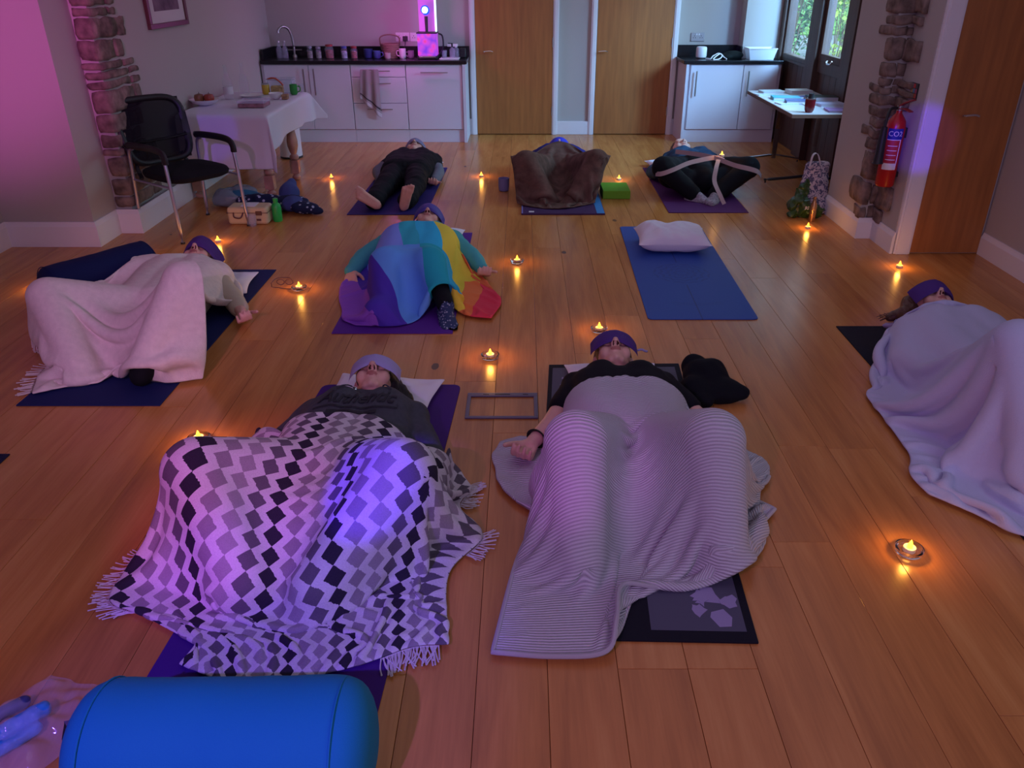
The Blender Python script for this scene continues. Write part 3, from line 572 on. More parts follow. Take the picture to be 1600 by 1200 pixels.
t = thing('cake_box', 'flat clear-lidded box with pinkish contents on the clothed table', 'box', (-2.17, 6.72, ZT)); boxo('box_tray', -2.27, -2.06, 6.62, 6.80, ZT, ZT+.03, mat('box_mauve', (.28, .14, .17), .6, var=.4, vscale=30), t, bev=.006); boxo('box_lid', -2.275, -2.055, 6.615, 6.805, ZT+.031, ZT+.055, thin('lid_plastic', (.7, .65, .9), .35, .1), t, bev=.008)
t = thing('yellow_tin', 'yellow tin at the back of the clothed table', 'tin', (-2.27, 7.42, ZT)); G().lathe([(.03, 0), (.033, .005), (.033, .08), (.03, .085)], (-2.27, 7.42, ZT), n=20).obj('tin_body', mat('yellow_paint', (.55, .38, .03), .4), t, smooth=True); G().lathe([(.034, 0), (.034, .008)], (-2.27, 7.42, ZT+.08), n=20).obj('tin_lid', M_steel, t)
tag(boxo('snack_packet', -2.225, -2.12, 7.40, 7.46, ZT, ZT+.07, mat('packet', (.42, .32, .12), .6, var=.5, vscale=30), bev=.012), 'tan snack packet right of the yellow tin', 'packet')
bowl(-2.10, 7.12, ZT, .06, .05, 'small white bowl in front of the snack packet', M_white); tag(boxo('snack_box', -2.045, -1.995, 7.08, 7.14, ZT, ZT+.04, mat('snack_brown', (.35, .2, .1), .7, var=.5, vscale=40), bev=.005), 'little brown box right of the small bowl', 'box')
cup(-2.02, 7.40, ZT, .033, .085, 'green mug at the right end of the clothed table', mat('mug_green', (.03, .28, .05), .3), rz=0)
t = thing('storage_box', 'clear plastic box with a red clip behind the yellow tin', 'box', (-2.16, 7.53, ZT)); boxo('box_body', -2.27, -2.05, 7.47, 7.60, ZT, ZT+.11, thin('box_plastic', (.6, .7, .8), .35, .15), t, bev=.01); boxo('box_lid', -2.275, -2.045, 7.465, 7.605, ZT+.11, ZT+.122, MATS['box_plastic'], t, bev=.004); G().tube(curve([(-2.26, 7.46, ZT+.12), (-2.20, 7.455, ZT+.13), (-2.16, 7.45, ZT+.11), (-2.12, 7.45, ZT+.07)], 5), .007).obj('red_clip', mat('red_plastic', (.5, .08, .04), .4), t, smooth=True)
cup(-1.995, 7.55, ZT, .028, .07, 'clear glass right of the green mug', MATS['bottle_glass'], name='drinking_glass', cat='glass', hd=0)

# ------------------------------------------------------------------ mesh-backed chair
ch = thing('armchair', 'black mesh-backed visitor chair with silver legs beside the stone pier', 'chair', (-2.315, 5.505, 0))
ORG[ch.name] = (0, 0, 0); ch.rotation_euler = (0, 0, math.atan2(-.28, .38)); ch.scale = (1.03, 1.03, .90); M_leg = mat('silver_leg', (.5, .48, .6), .35, .9); M_fab = mat('black_fabric', (.008, .008, .011), .9, bump=.3, bscale=200)
for sy in (-1, 1):
    G().tube(curve([(.235, sy*.255, .0), (.215, sy*.252, .42), (.20, sy*.25, .60), (.185, sy*.25, .635)], 6), .0115, 10).obj('front_leg', M_leg, ch, smooth=True)
    G().tube(curve([(-.245, sy*.255, .0), (-.215, sy*.25, .40), (-.20, sy*.248, .60), (-.15, sy*.25, .64)], 6), .0115, 10).obj('rear_leg', M_leg, ch, smooth=True)
    g = G(); g.tube(curve([(-.21, sy*.25, .655), (-.1, sy*.252, .665), (.08, sy*.252, .668), (.175, sy*.25, .655), (.205, sy*.25, .62), (.208, sy*.25, .575)], 6), [.017]*31, 10, flat=1.5); g.obj('armrest', M_dark, ch, smooth=True)
    G().cyl((-.2, sy*.25, .405), (.2, sy*.25, .405), .009).obj('side_rail', M_leg, ch)
    for x in (.235, -.245): G().cyl((x, sy*.255, 0), (x, sy*.255, .012), .014).obj('foot_cap', M_dark, ch)
G().cyl((.12, -.25, .405), (.12, .25, .405), .009).cyl((-.14, -.25, .405), (-.14, .25, .405), .009).obj('cross_rail', M_leg, ch)
g = G(); n = 28; P = []
for j, (zz, s) in enumerate(((.415, .86), (.43, .97), (.455, 1.0), (.475, .97), (.487, .85), (.49, .4))):
    for i in range(n):
        a = 2*PI*i/n; ca, sa = math.cos(a), math.sin(a); e = .55
        P.append((.01+.235*s*abs(ca)**e*(1 if ca > 0 else -1), .235*s*abs(sa)**e*(1 if sa > 0 else -1), zz-(.02*max(0, ca)**2 if j > 2 else 0)))
g.add(P, [(j*n+i, j*n+(i+1) % n, (j+1)*n+(i+1) % n, (j+1)*n+i) for j in range(5) for i in range(n)]+[tuple(range(n))[::-1], tuple(5*n+i for i in range(n))]); g.obj('seat', M_fab, ch, smooth=True)
def back_pt(u, v):  # u,v in -1..1
    zz = .715+.225*v; return (-.245-.065*(v+1)*.9+.035*(1-u*u)*-1+.02, (.235+.02*v)*u, zz)
rim = []
for i in range(40):
    a = 2*PI*i/40; ca, sa = math.cos(a), math.sin(a); e = .45; rim.append(back_pt(abs(ca)**e*(1 if ca > 0 else -1), abs(sa)**e*(1 if sa > 0 else -1)))
G().tube(rim, .024, 10, True).obj('back_frame', M_dark, ch, smooth=True)
V = [back_pt(-.97+1.94*i/16, -.97+1.94*j/16) for j in range(17) for i in range(17)]; Fs = [(j*17+i, j*17+i+1, (j+1)*17+i+1, (j+1)*17+i) for j in range(16) for i in range(16)]
mk('mesh_back', V, Fs, thin('chair_mesh', (.006, .006, .010), .92, .9), ch, True)
G().tube([back_pt(-.95, -.25), back_pt(-.4, -.32), back_pt(.4, -.32), back_pt(.95, -.25)], .02, 8, flat=.5).obj('lumbar_bar', M_dark, ch, smooth=True)
G().tube([(-.2, -.2, .40), (-.27, -.18, .47), (-.28, -.16, .53)], .014).obj('back_bracket', M_dark, ch, smooth=True)
G().tube([(-.2, .2, .40), (-.27, .18, .47), (-.28, .16, .53)], .014).obj('back_bracket', M_dark, ch, smooth=True)

# ------------------------------------------------------------------ things under the table
def lump(name, blobs, m, label, cat, vox=.012, nz=.012, ns=9, floor0=True, par=None, smooth_it=4):
    g = G()
    for c, r in blobs: g.ell(c, r)
    V, Fs = remesh(g, vox, smooth_it)
    for v in V:
        d = noise.noise_vector(Vector(v)*ns)+noise.noise_vector(Vector(v)*ns*2.3)*.5; v += np.array(d)*nz
        if floor0: v[2] = max(v[2], .001)
    o = mk(name, V, Fs, m, par, True)
    return tag(o, label, cat) if label else o
M_navy = mat('navy_pattern', (.01, .015, .05), .8); q = NT(M_navy); tc = q.n('ShaderNodeTexCoord'); v = q.n('ShaderNodeTexVoronoi'); v.inputs['Scale'].default_value = 26; q.l(tc.outputs['Object'], v.inputs['Vector']); q.l(q.ramp(v.outputs['Distance'], [(0, (.35, .4, .5)), (.27, (.01, .015, .05))], True), q.b.inputs['Base Color'])
lump('patterned_scarf', [((-1.98, 6.02, .06), (.22, .08, .06)), ((-1.78, 5.98, .06), (.16, .09, .06)), ((-1.64, 5.90, .045), (.11, .07, .045)), ((-1.55, 5.87, .03), (.06, .04, .03))], M_navy, 'navy bag with white flecked pattern spread under the table end', 'bag')
lump('clear_plastic_bag', [((-2.27, 6.1, .07), (.12, .1, .075)), ((-2.18, 6.15, .09), (.12, .09, .07))], mat('crinkled_bag', (.16, .22, .25), .25, bump=1, bscale=30, alpha=.85), 'crinkled grey plastic bag under the chair', 'bag', nz=.02)
lump('teal_mat_roll', [((-2.15, 6.08, .10), (.13, .05, .04)), ((-2.05, 6.06, .08), (.1, .05, .04))], mat('teal_cloth', (.01, .12, .2), .7), 'teal cloth roll on the plastic bag under the table', 'cloth', nz=.006)
lump('blue_rucksack', [((-1.80, 6.10, .10), (.08, .07, .09)), ((-1.74, 5.95, .06), (.10, .08, .06)), ((-1.78, 6.14, .17), (.03, .03, .045))], mat('slate_blue', (.05, .07, .20), .8), 'slate blue rucksack lying among the bags by the table leg', 'bag', nz=.012)
t = thing('vanity_case', 'cream vanity case with brown catches under the table', 'case', (-1.97, 5.66, 0)); M_cream = mat('cream_vinyl', (.55, .44, .24), .5)
o = G().box(-2.12, -1.83, 5.60, 5.76, 0, .125).obj('case_body', M_cream, t, bev=.022); o.modifiers['bevel'].segments = 4
boxo('case_seam', -2.122, -1.828, 5.598, 5.762, .084, .088, M_fr, t, bev=0)
for x in (-1.89, ): boxo('catch', x-.022, x+.022, 5.592, 5.60, .07, .10, M_fr, t); boxo('catch', x-.02, x+.012, 5.592, 5.60, .03, .045, M_fr, t)
G().tube(curve([(-2.07, 5.598, .09), (-2.065, 5.585, .06), (-2.02, 5.58, .055), (-2.0, 5.598, .09)], 5), .005).obj('case_handle', M_fr, t, smooth=True)
tag(boxo('folded_paper', -2.02, -1.92, 5.62, 5.73, .126, .130, MATS['paper'], bev=0), 'white folded paper on the cream case', 'paper')
t = thing('green_bottle', 'green water bottle standing right of the cream case', 'bottle', (-1.79, 5.70, 0)); G().lathe([(.03, 0), (.034, .01), (.034, .11), (.028, .125), (.016, .135), (.016, .15)], (-1.79, 5.70, 0), n=20).obj('bottle_body', mat('green_plastic', (.02, .42, .06), .3), t, smooth=True); G().lathe([(.018, 0), (.018, .018)], (-1.79, 5.70, .148), n=16).obj('cap', MATS['green_plastic'], t)
cup(-1.93, 5.56, 0, .03, .085, 'clear drinking glass on the floor in front of the cream case', MATS['bottle_glass'], name='drinking_glass', cat='glass', hd=0)

# ------------------------------------------------------------------ folding table on the right with books
ft = thing('folding_table', 'pale folding table on wheeled T legs by the garden window', 'table', (2.38, 7.0, 0))
RZ = .64; boxo('tabletop', 2.085, 2.68, 6.40, 7.78, RZ-.025, RZ, mat('pale_laminate', (.62, .62, .62), .35), ft, bev=.003); boxo('edge_band', 2.080, 2.085, 6.40, 7.78, RZ-.028, RZ-.002, mat('ply_edge', (.12, .06, .04), .6), ft, bev=0); boxo('edge_band', 2.08, 2.68, 6.394, 6.40, RZ-.028, RZ-.002, mat('ply_edge_light', (.25, .18, .12), .6), ft, bev=0)
boxo('under_frame', 2.30, 2.50, 6.60, 7.66, RZ-.06, RZ-.026, M_dark, ft)
for y, lx in ((6.78, 2.43), (7.62, 2.36)):
    G().tube([(lx, y, .06), (lx, y, RZ-.05)], .022, 14).obj('leg', M_chrome, ft, smooth=True)
    G().tube(curve([(lx-.38, y, .05), (lx-.15, y, .07), (lx, y, .085), (lx+.12, y, .07), (lx+.24, y, .05)], 6), .017, 10, flat=.7).obj('foot_bar', M_chrome if y > 7 else M_dark, ft, smooth=True)
    for x in (lx-.37, lx+.23): G().cyl((x, y-.012, .024), (x, y+.012, .024), .024, n=18).cyl((x, y, .024), (x, y, .06), .006).obj('castor', M_dark, ft, smooth=True)
BK = [((.62, .78, .8), .2, .14), ((.05, .42, .50), .23, .16), ((.07, .12, .3), .2, .14), ((.65, .75, .8), .16, .12), ((.7, .75, .75), .2, .15), ((.05, .07, .06), .24, .16), ((.55, .5, .65), .22, .15), ((.32, .15, .38), .24, .17), ((.6, .7, .8), .15, .11), ((.08, .08, .25), .12, .08), ((.7, .75, .8), .21, .14)]
bl = ['pale blue book at the far edge of the folding table', 'turquoise book lying left of the middle', 'navy-edged book in front of the turquoise book', 'small white notebook near the near-left corner of the folding table', 'white paperback at the back right of the folding table', 'thick black book at the right edge of the folding table', 'lilac-grey book in the middle right of the folding table', 'purple folder at the front right of the folding table', 'white leaflet at the far left corner of the folding table', 'dark blue booklet in the centre of the folding table', 'white book in front of the black book']
bp_ = [(2.26, 7.62, .02, .1), (2.27, 7.22, .022, -.1), (2.30, 6.98, .026, -.15), (2.20, 6.95, .008, .2), (2.50, 7.60, .03, .1), (2.56, 7.16, .034, -.05), (2.53, 6.86, .02, .1), (2.52, 6.56, .014, -.08), (2.16, 7.50, .006, .2), (2.44, 7.26, .02, .05), (2.42, 6.92, .008, 0)]
for (c, a, b), lb, (x, y, th, rz) in zip(BK, bl, bp_):
    t = thing('book', lb, 'book', (x, y, RZ), 'books on the folding table'); M_ = Matrix.Translation((x, y, RZ)) @ Matrix.Rotation(rz, 4, 'Z'); mc = mat('cover_%.2f%.2f' % (c[0], c[1]), c, .45)
    G().box(-a/2, a/2, -b/2, b/2, 0, .002, M_).box(-a/2, a/2, -b/2, b/2, th-.002, th, M_).box(-a/2, -a/2+.002, -b/2, b/2, .002, th-.002, M_).obj('cover', mc, t); G().box(-a/2+.003, a/2-.004, -b/2+.004, b/2-.004, .0021, th-.0021, M_).obj('pages', MATS['paper'], t)
t = thing('glass_candle', 'dark red glass cup with black stopper on the folding table corner', 'cup', (2.24, 6.50, RZ)); G().lathe([(.026, 0), (.036, .02), (.040, .05), (.040, .105), (.037, .105), (.034, .02)], (2.24, 6.50, RZ), n=22).obj('cup_body', mat('red_glass', (.16, .01, .015), .15), t, smooth=True); G().cyl((2.24, 6.50, RZ+.03), (2.24, 6.50, RZ+.14), .02).obj('stopper', M_dark, t); G().lathe([(.041, 0), (.041, .006)], (2.24, 6.50, RZ+.098), n=22).obj('cup_rim', M_steel, t)

# ------------------------------------------------------------------ bags by the right pier
t = thing('tote_bag', 'cream tote bag with grey floral print leaning on the right pier', 'bag', (2.2, 5.95, 0))
M_tote = mat('floral_cotton', (.5, .42, .45), .9); q = NT(M_tote); tc = q.n('ShaderNodeTexCoord'); n1 = q.n('ShaderNodeTexNoise'); n1.inputs['Scale'].default_value = 22; n1.inputs['Distortion'].default_value = 2.5; q.l(tc.outputs['Object'], n1.inputs[0]); q.l(q.ramp(n1.outputs[0], [(0, (.10, .09, .15)), (.44, (.12, .11, .17)), (.49, (.55, .45, .45))], True), q.b.inputs['Base Color'])
g = G(); 
for k in range(9):
    zz = .02+k*.038; g.ell((2.175+.012*k*.4, 5.92+.016*k, zz), (.125-.003*k, .07-.003*k, .04))
V, Fs = remesh(g, .012, 5); 
for v in V: v += np.array(noise.noise_vector(Vector(v)*12))*.012; v[2] = max(v[2], .001)
mk('bag_body', V, Fs, M_tote, t, True)
G().ribbon(curve([(2.14, 6.0, .33), (2.155, 6.02, .40), (2.18, 6.03, .42), (2.20, 6.02, .40), (2.22, 6.0, .33)], 5), (.0, .03, .0)).obj('handle', MATS['paper'], t, smooth=True)
t = thing('green_carrier_bag', 'crumpled dark green carrier bag beside the floral tote', 'bag', (2.05, 5.85, 0))
g = G(); g.ell((2.04, 5.82, .08), (.075, .06, .09)); g.cap((2.05, 5.84, .12), (2.10, 5.88, .25), .055, .02); g.ell((2.13, 5.78, .05), (.08, .045, .05)); g.ell((2.0, 5.79, .03), (.04, .04, .035)); V, Fs = remesh(g, .009, 3)
for v in V: v += np.array(noise.noise_vector(Vector(v)*16))*.030+np.array(noise.noise_vector(Vector(v)*45))*.014; v[2] = max(v[2], .001)
mk('bag_body', V, Fs, mat('green_polythene', (.02, .06, .01), .35, bump=.6, bscale=40, var=.5, vscale=12), t, True)
def text(body, size, m, parent, M, ext=.0006, shear=0, name='lettering', fn=None, bold=0):
    c = bpy.data.curves.new('t', 'FONT'); c.body = body; c.size = size; c.align_x = 'CENTER'; c.align_y = 'CENTER'; c.extrude = ext; c.shear = shear; c.offset = bold; c.resolution_u = 3
    o = bpy.data.objects.new('t', c); COL.objects.link(o); dg = bpy.context.evaluated_depsgraph_get(); dg.update(); me = o.evaluated_get(dg).to_mesh()
    V = [M @ v.co for v in me.vertices]; Fs = [tuple(p.vertices) for p in me.polygons]; o.evaluated_get(dg).to_mesh_clear(); bpy.data.objects.remove(o)
    if fn: V = [fn(v) for v in V]
    return mk(name, V, Fs, m, parent)
text('RI', .035, MATS['paper'], t, Matrix.Translation((2.075, 5.735, .085)) @ Matrix.Rotation(PI/2, 4, 'X'), .002)
t = thing('bronze_bottle', 'slim shiny bronze bottle standing between the green bag and tote', 'bottle', (2.095, 5.70, 0)); G().lathe([(.022, 0), (.024, .01), (.024, .12), (.012, .15), (.012, .18)], (2.105, 5.69, 0), n=18).obj('bottle_body', mat('bronze', (.45, .25, .12), .25, .9), t, smooth=True)

# ------------------------------------------------------------------ fire extinguisher and sign
t = thing('fire_extinguisher', 'red fire extinguisher with black horn hung on the right pier', 'fire extinguisher', (2.32, 5.12, .38)); M_red = mat('red_enamel', (.42, .008, .01), .3)
ex, ey, ez = 2.318, 5.11, .40
G().lathe([(.05, 0), (.057, .012), (.057, .36), (.05, .40), (.03, .43), (.018, .445), (.018, .46)], (ex, ey, ez), n=32).obj('cylinder', M_red, t, smooth=True)
G().cyl((ex, ey, ez+.455), (ex, ey, ez+.49), .017).obj('valve', M_steel, t, smooth=True)
G().ribbon([(ex, ey-.0, ez+.485), (ex+.01, ey-.03, ez+.505), (ex+.03, ey-.10, ez+.535)], (.03, .01, 0), .008).ribbon([(ex, ey, ez+.47), (ex+.01, ey-.05, ez+.478), (ex+.03, ey-.10, ez+.465)], (.03, .01, 0), .006).obj('lever', mat('red_lever', (.28, .02, .02), .4), t, bev=.002)
G().tube(curve([(ex-.01, ey, ez+.475), (ex-.06, ey-.015, ez+.47), (ex-.085, ey-.04, ez+.42), (ex-.09, ey-.045, ez+.36)], 6), .009, 10).obj('hose', M_dark, t, smooth=True)
G().lathe([(.018, 0), (.02, -.02), (.03, -.21), (.034, -.22)], (ex-.09, ey-.045, ez+.37), n=20).obj('horn', M_dark, t, smooth=True)
def ex_label(z0, z1, a0, a1, r, m, name):
    n = 10; V = []; 
    for zz in (z0, z1):
        for i in range(n+1): a = math.radians(a0+(a1-a0)*i/n); V.append((ex+r*math.sin(a), ey-r*math.cos(a), zz))
    return mk(name, V, [(i, i+1, n+2+i, n+1+i) for i in range(n)], m, t, True)
ex_label(ez+.11, ez+.345, -62, 25, .0575, M_white, 'label_border'); ex_label(ez+.15, ez+.290, -62, 18, .0579, mat('label_red', (.45, .02, .03), .5), 'label_red_panel'); ex_label(ez+.295, ez+.36, -64, 30, .0581, mat('label_blue', (.01, .02, .25), .5), 'label_blue_band')
def wrapcyl(v): a = v.x/.058; return Vector((ex+.0586*math.sin(a), ey-.0586*math.cos(a), v.z))
text('CO2', .042, M_white, t, Matrix.Translation((-.018, 0, ez+.328)) @ Matrix.Rotation(PI/2, 4, 'X'), 0, name='lettering', fn=wrapcyl)
for i in range(4): ex_label(ez+.17+i*.028, ez+.174+i*.028, -50, 8, .0582, M_white, 'label_line')
G().box(ex+.02, ex+.067, ey-.02, ey+.02, ez+.30, ez+.36).box(ex+.02, ex+.067, ey-.02, ey+.02, ez+.06, ez+.09).obj('bracket', M_dark, t)
t = thing('wall_card', 'small dark card with coloured squares on the right pier', 'sign', (2.38, 5.12, .98)); boxo('card', 2.378, 2.384, 5.06, 5.15, .93, 1.02, M_dark, t, bev=0)
for i in range(9): c = [(.4, .05, .03), (.35, .2, .05), (.5, .3, .3), (.3, .05, .1), (.1, .2, .3), (.45, .3, .1), (.05, .05, .05), (.5, .05, .05), (.3, .3, .35)][i]; boxo('colour_patch', 2.3765, 2.378, 5.065+.028*(i % 3), 5.088+.028*(i % 3), .936+.028*(i//3), .96+.028*(i//3), mat('patch%d' % i, c, .6), t, bev=0)

# ------------------------------------------------------------------ mats and floor things
def yoga_mat(name, label, corners, col, th=.006, rough=.75, rnd=.0, m=None):
    P = [Vector((x, y, 0)) for x, y in corners]; out = []
    if rnd:
        for i in range(4):
            a, p, b = P[i-1], P[i], P[(i+1) % 4]; u = (a-p).normalized(); v = (b-p).normalized()
            for k in range(6): t_ = k/5; q = p+u*rnd*(1-t_)**2+v*rnd*t_**2; out.append((q.x, q.y))
    else: out = [(p.x, p.y) for p in P]
    o = G().prism(out, .0005, th).obj(name, m or mat('matm_%s' % label[:14], col, rough, bump=.25, bscale=260), bev=.0015); return tag(o, label, 'yoga mat')
M_bm = mat('blue_mat_m', (.02, .11, .46), .6, bump=.25, bscale=260)
bm_o = yoga_mat('yoga_mat', 'bright blue mat with faint round print and a pillow at its head', [(.655, 3.842), (1.236, 3.842), (1.268, 5.54), (.69, 5.54)], None, rnd=.03, m=M_bm)
q = NT(M_bm); tc = q.n('ShaderNodeTexCoord'); vs = q.n('ShaderNodeVectorMath', operation='SUBTRACT'); vs.inputs[1].default_value = (.955, 4.55, 0); q.l(tc.outputs['Object'], vs.inputs[0]); sp_ = q.n('ShaderNodeSeparateXYZ'); q.l(vs.outputs[0], sp_.inputs[0])
r_ = q.m('SQRT', q.m('ADD', q.m('POWER', sp_.outputs[0], 2.), q.m('POWER', sp_.outputs[1], 2.))); an = q.m('ARCTAN2', sp_.outputs[1], sp_.outputs[0])
rings = q.m('GREATER_THAN', q.m('SINE', q.m('ADD', q.m('MULTIPLY', r_, 150.), q.m('MULTIPLY', q.m('ABSOLUTE', q.m('SINE', q.m('MULTIPLY', an, 6.))), 3.))), .45); ring = q.m('MULTIPLY', rings, q.m('LESS_THAN', r_, .17))
ln = q.m('MULTIPLY', q.m('LESS_THAN', q.m('ABSOLUTE', q.m('ADD', sp_.outputs[0], q.m('MULTIPLY', sp_.outputs[1], -.02))), .004), q.m('GREATER_THAN', q.m('ABSOLUTE', sp_.outputs[1]), .2))
bar2 = q.m('MULTIPLY', q.m('LESS_THAN', q.m('ABSOLUTE', q.m('ADD', q.m('ABSOLUTE', q.m('SUBTRACT', r_, .50)), -.012)), .003), q.m('LESS_THAN', q.m('ABSOLUTE', sp_.outputs[0]), .14))
mxn = q.n('ShaderNodeMixRGB'); q.l(q.m('MINIMUM', q.m('ADD', q.m('MULTIPLY', ring, .45), q.m('ADD', q.m('MULTIPLY', ln, .8), q.m('MULTIPLY', bar2, .4))), 1.), mxn.inputs[0]); mxn.inputs[1].default_value = (.012, .07, .36, 1); mxn.inputs[2].default_value = (.008, .035, .18, 1); q.l(mxn.outputs[0], q.b.inputs['Base Color'])
yoga_mat('yoga_mat', 'navy mat under the person with the cream fringed blanket', [(-2.127, 2.912), (-1.523, 2.912), (-1.505, 4.62), (-2.11, 4.62)], (.010, .018, .10))
yoga_mat('yoga_mat', 'purple mat under the person in the grey hoodie', [(-.98, 1.30), (-.36, 1.30), (-.272, 3.10), (-.88, 3.10)], (.055, .012, .17), rnd=.04)
yoga_mat('yoga_mat', 'violet mat under the person with the rainbow blanket', [(-.963, 3.66), (-.354, 3.66), (-.352, 5.39), (-.955, 5.39)], (.10, .02, .28))
tag(boxo('mat_logo', -.44, -.395, 3.675, 3.685, .006, .0068, MATS['paper'], bev=0), 'tiny pale mark near the corner of the violet mat', 'mark') if False else None
yoga_mat('yoga_mat', 'indigo mat under the barefoot person in black', [(-1.319, 5.859), (-.729, 5.859), (-.70, 7.46), (-1.29, 7.46)], (.03, .02, .16))
m7 = yoga_mat('yoga_mat', 'dark plum mat with blue side strip under the brown blanket', [(-.012, 5.859), (.616, 5.859), (.62, 7.5), (.0, 7.5)], (.06, .025, .09), .012)
m7b = boxo('side_strip', .555, .612, 5.862, 7.5, .012, .0135, mat('strip_blue', (.03, .22, .55), .6), m7, bev=0); boxo('corner_mark', .045, .085, 5.89, 5.925, .012, .0135, MATS['paper'], m7, bev=0); boxo('side_strip', -.010, .0, 5.862, 7.5, .012, .0135, mat('strip_lilac', (.2, .2, .5), .6), m7, bev=0)
yoga_mat('yoga_mat', 'plum mat under the person with the strap at the back right', [(1.102, 5.912), (1.706, 5.912), (1.72, 7.45), (1.11, 7.45)], (.09, .022, .12))
yoga_mat('yoga_mat', 'black mat under the person with the pale lilac blanket', [(1.607, 2.0), (2.21, 2.0), (2.21, 3.75), (1.607, 3.75)], (.008, .009, .02))
yoga_mat('yoga_mat', 'corner of a dark mat entering at the left edge', [(-2.55, 1.3), (-1.95, 1.3), (-1.935, 2.535), (-2.54, 2.535)], (.012, .014, .05))
# printed mat: near edge (.64,1.58)..(.02,1.6), far edge (.12,3.30)..(.72,3.31)
pm = yoga_mat('yoga_mat', 'charcoal mat with black border and pale tree print under the ribbed blanket', [(.028, 1.600), (.639, 1.584), (.722, 3.309), (.121, 3.295)], (.008, .008, .016), .008)
pa, pb, pc, pd = [Vector((x, y, 0)) for x, y in [(.028, 1.600), (.639, 1.584), (.722, 3.309), (.121, 3.295)]]
def mp_(u, v): p = (pa*(1-u)+pb*u)*(1-v)+(pd*(1-u)+pc*u)*v; return (p.x, p.y)
M_pg = mat('print_grey', (.075, .075, .12), .7); M_pl = mat('print_lilac', (.30, .26, .45), .7)
for u0, u1 in ((.03, .36), (.53, .96)): G().prism([mp_(u0, .022), mp_(u1, .022), mp_(u1, .978), mp_(u0, .978)], .0082, .0085).obj('print_panel', M_pg, pm)
rr = random.Random(3)
def leaf_print(u0, v0, u1, v1, w_, seed):
    rr = random.Random(seed); n = 11; L = []; R = []
    for i in range(n+1):
        t_ = i/n; cu = u0+(u1-u0)*t_; cv = v0+(v1-v0)*t_; ww = w_*(.55+.5*abs(math.sin(i*1.7)))*(1-.4*t_); L.append(mp_(cu-ww, cv+rr.uniform(-.004, .004))); R.append(mp_(cu+ww*rr.uniform(.7, 1.1), cv+rr.uniform(-.004, .004)))
    for i in range(n):
        if i % 3 == 2: continue
        G().prism([L[i], R[i], R[i+1], L[i+1]], .0086, .0089).obj('print_patch', M_pl, pm)
    for i in range(9):
        t_ = rr.random(); cu = u0+(u1-u0)*t_+rr.choice((-1, 1))*w_*rr.uniform(.9, 1.7); cv = v0+(v1-v0)*t_; k = 11; rad = rr.uniform(.4, .9)*w_
        zk = .0090+i*.00015; G().prism([mp_(cu+rad*math.cos(6.283*j/k)*rr.uniform(.35, 1.3), cv+rad*.4*math.sin(6.283*j/k)*rr.uniform(.35, 1.3)) for j in range(k)], .0086, zk).obj('print_patch', M_pl, pm)
leaf_print(.87, .03, .76, .24, .05, 5); leaf_print(.15, .93, .12, .70, .03, 6); leaf_print(.12, .86, .2, .9, .02, 9)
# grey rectangular frame lying on the floor
fr = thing('rectangular_frame', 'slim grey rectangular frame lying on the floor between the two front people', 'frame', (-.09, 2.91, 0)); M_gp = mat('grey_plastic', (.13, .12, .17), .5)
for nme, a in (('frame_bar', (-.237, .062, 2.99, 3.02)), ('frame_bar', (-.237, .062, 2.804, 2.820)), ('frame_bar', (-.237, -.221, 2.820, 2.99)), ('frame_bar', (.046, .062, 2.820, 2.99))): boxo(nme, a[0], a[1], a[2], a[3], .001, .008, M_gp, fr, bev=.002)
for a, b in ((-.17, -.145), (-.12, -.055), (.0, .022)): boxo('frame_mark', a, b, 3.0, 3.008, .008, .0085, M_dark, fr, bev=0)
# mug, block, eyeglasses
t = cup(-.158, 6.60, 0, .045, .105, 'lavender mug on the floor left of the brown blanket', mat('mug_lavender', (.22, .22, .42), .5), rz=PI*.6)
tag(boxo('yoga_block', .64, .86, 6.33, 6.62, 0, .065, mat('green_foam', (.16, .42, .03), .8, bump=.4, bscale=200), bev=.004), 'lime green foam block right of the brown blanket', 'yoga block')
bpy.data.objects['yoga_block'].data.transform(Matrix.Identity(4))
t = thing('eyeglasses', 'thin folded spectacles on the floor beside the tealight in a glass dish', 'glasses', (-1.37, 4.3, 0)); ga_ = G(); x0, y0, _ = fl(425, 450); x1, y1, _ = fl(455, 453)
ga_.tube(curve([(x0, y0, .03), (x0+.01, y0+.08, .03), (x0+.08, y0+.09, .03), (x1, y1+.06, .02)], 5), .002, 6).tube(curve([(x0, y0, .006), (x0+.05, y0-.01, .005), (x1, y1, .005)], 5), .002, 6).tube([(x0, y0, .006), (x0, y0, .03)], .002, 6).obj('spectacle_arm', M_fr, t, smooth=True)
for dx in (.04, .09): G().tube([(x0+dx+.022*math.cos(a*PI/8), y0+.045, .02+.016*math.sin(a*PI/8)) for a in range(16)], .0018, 6, True).obj('lens_rim', M_fr, t, smooth=True)
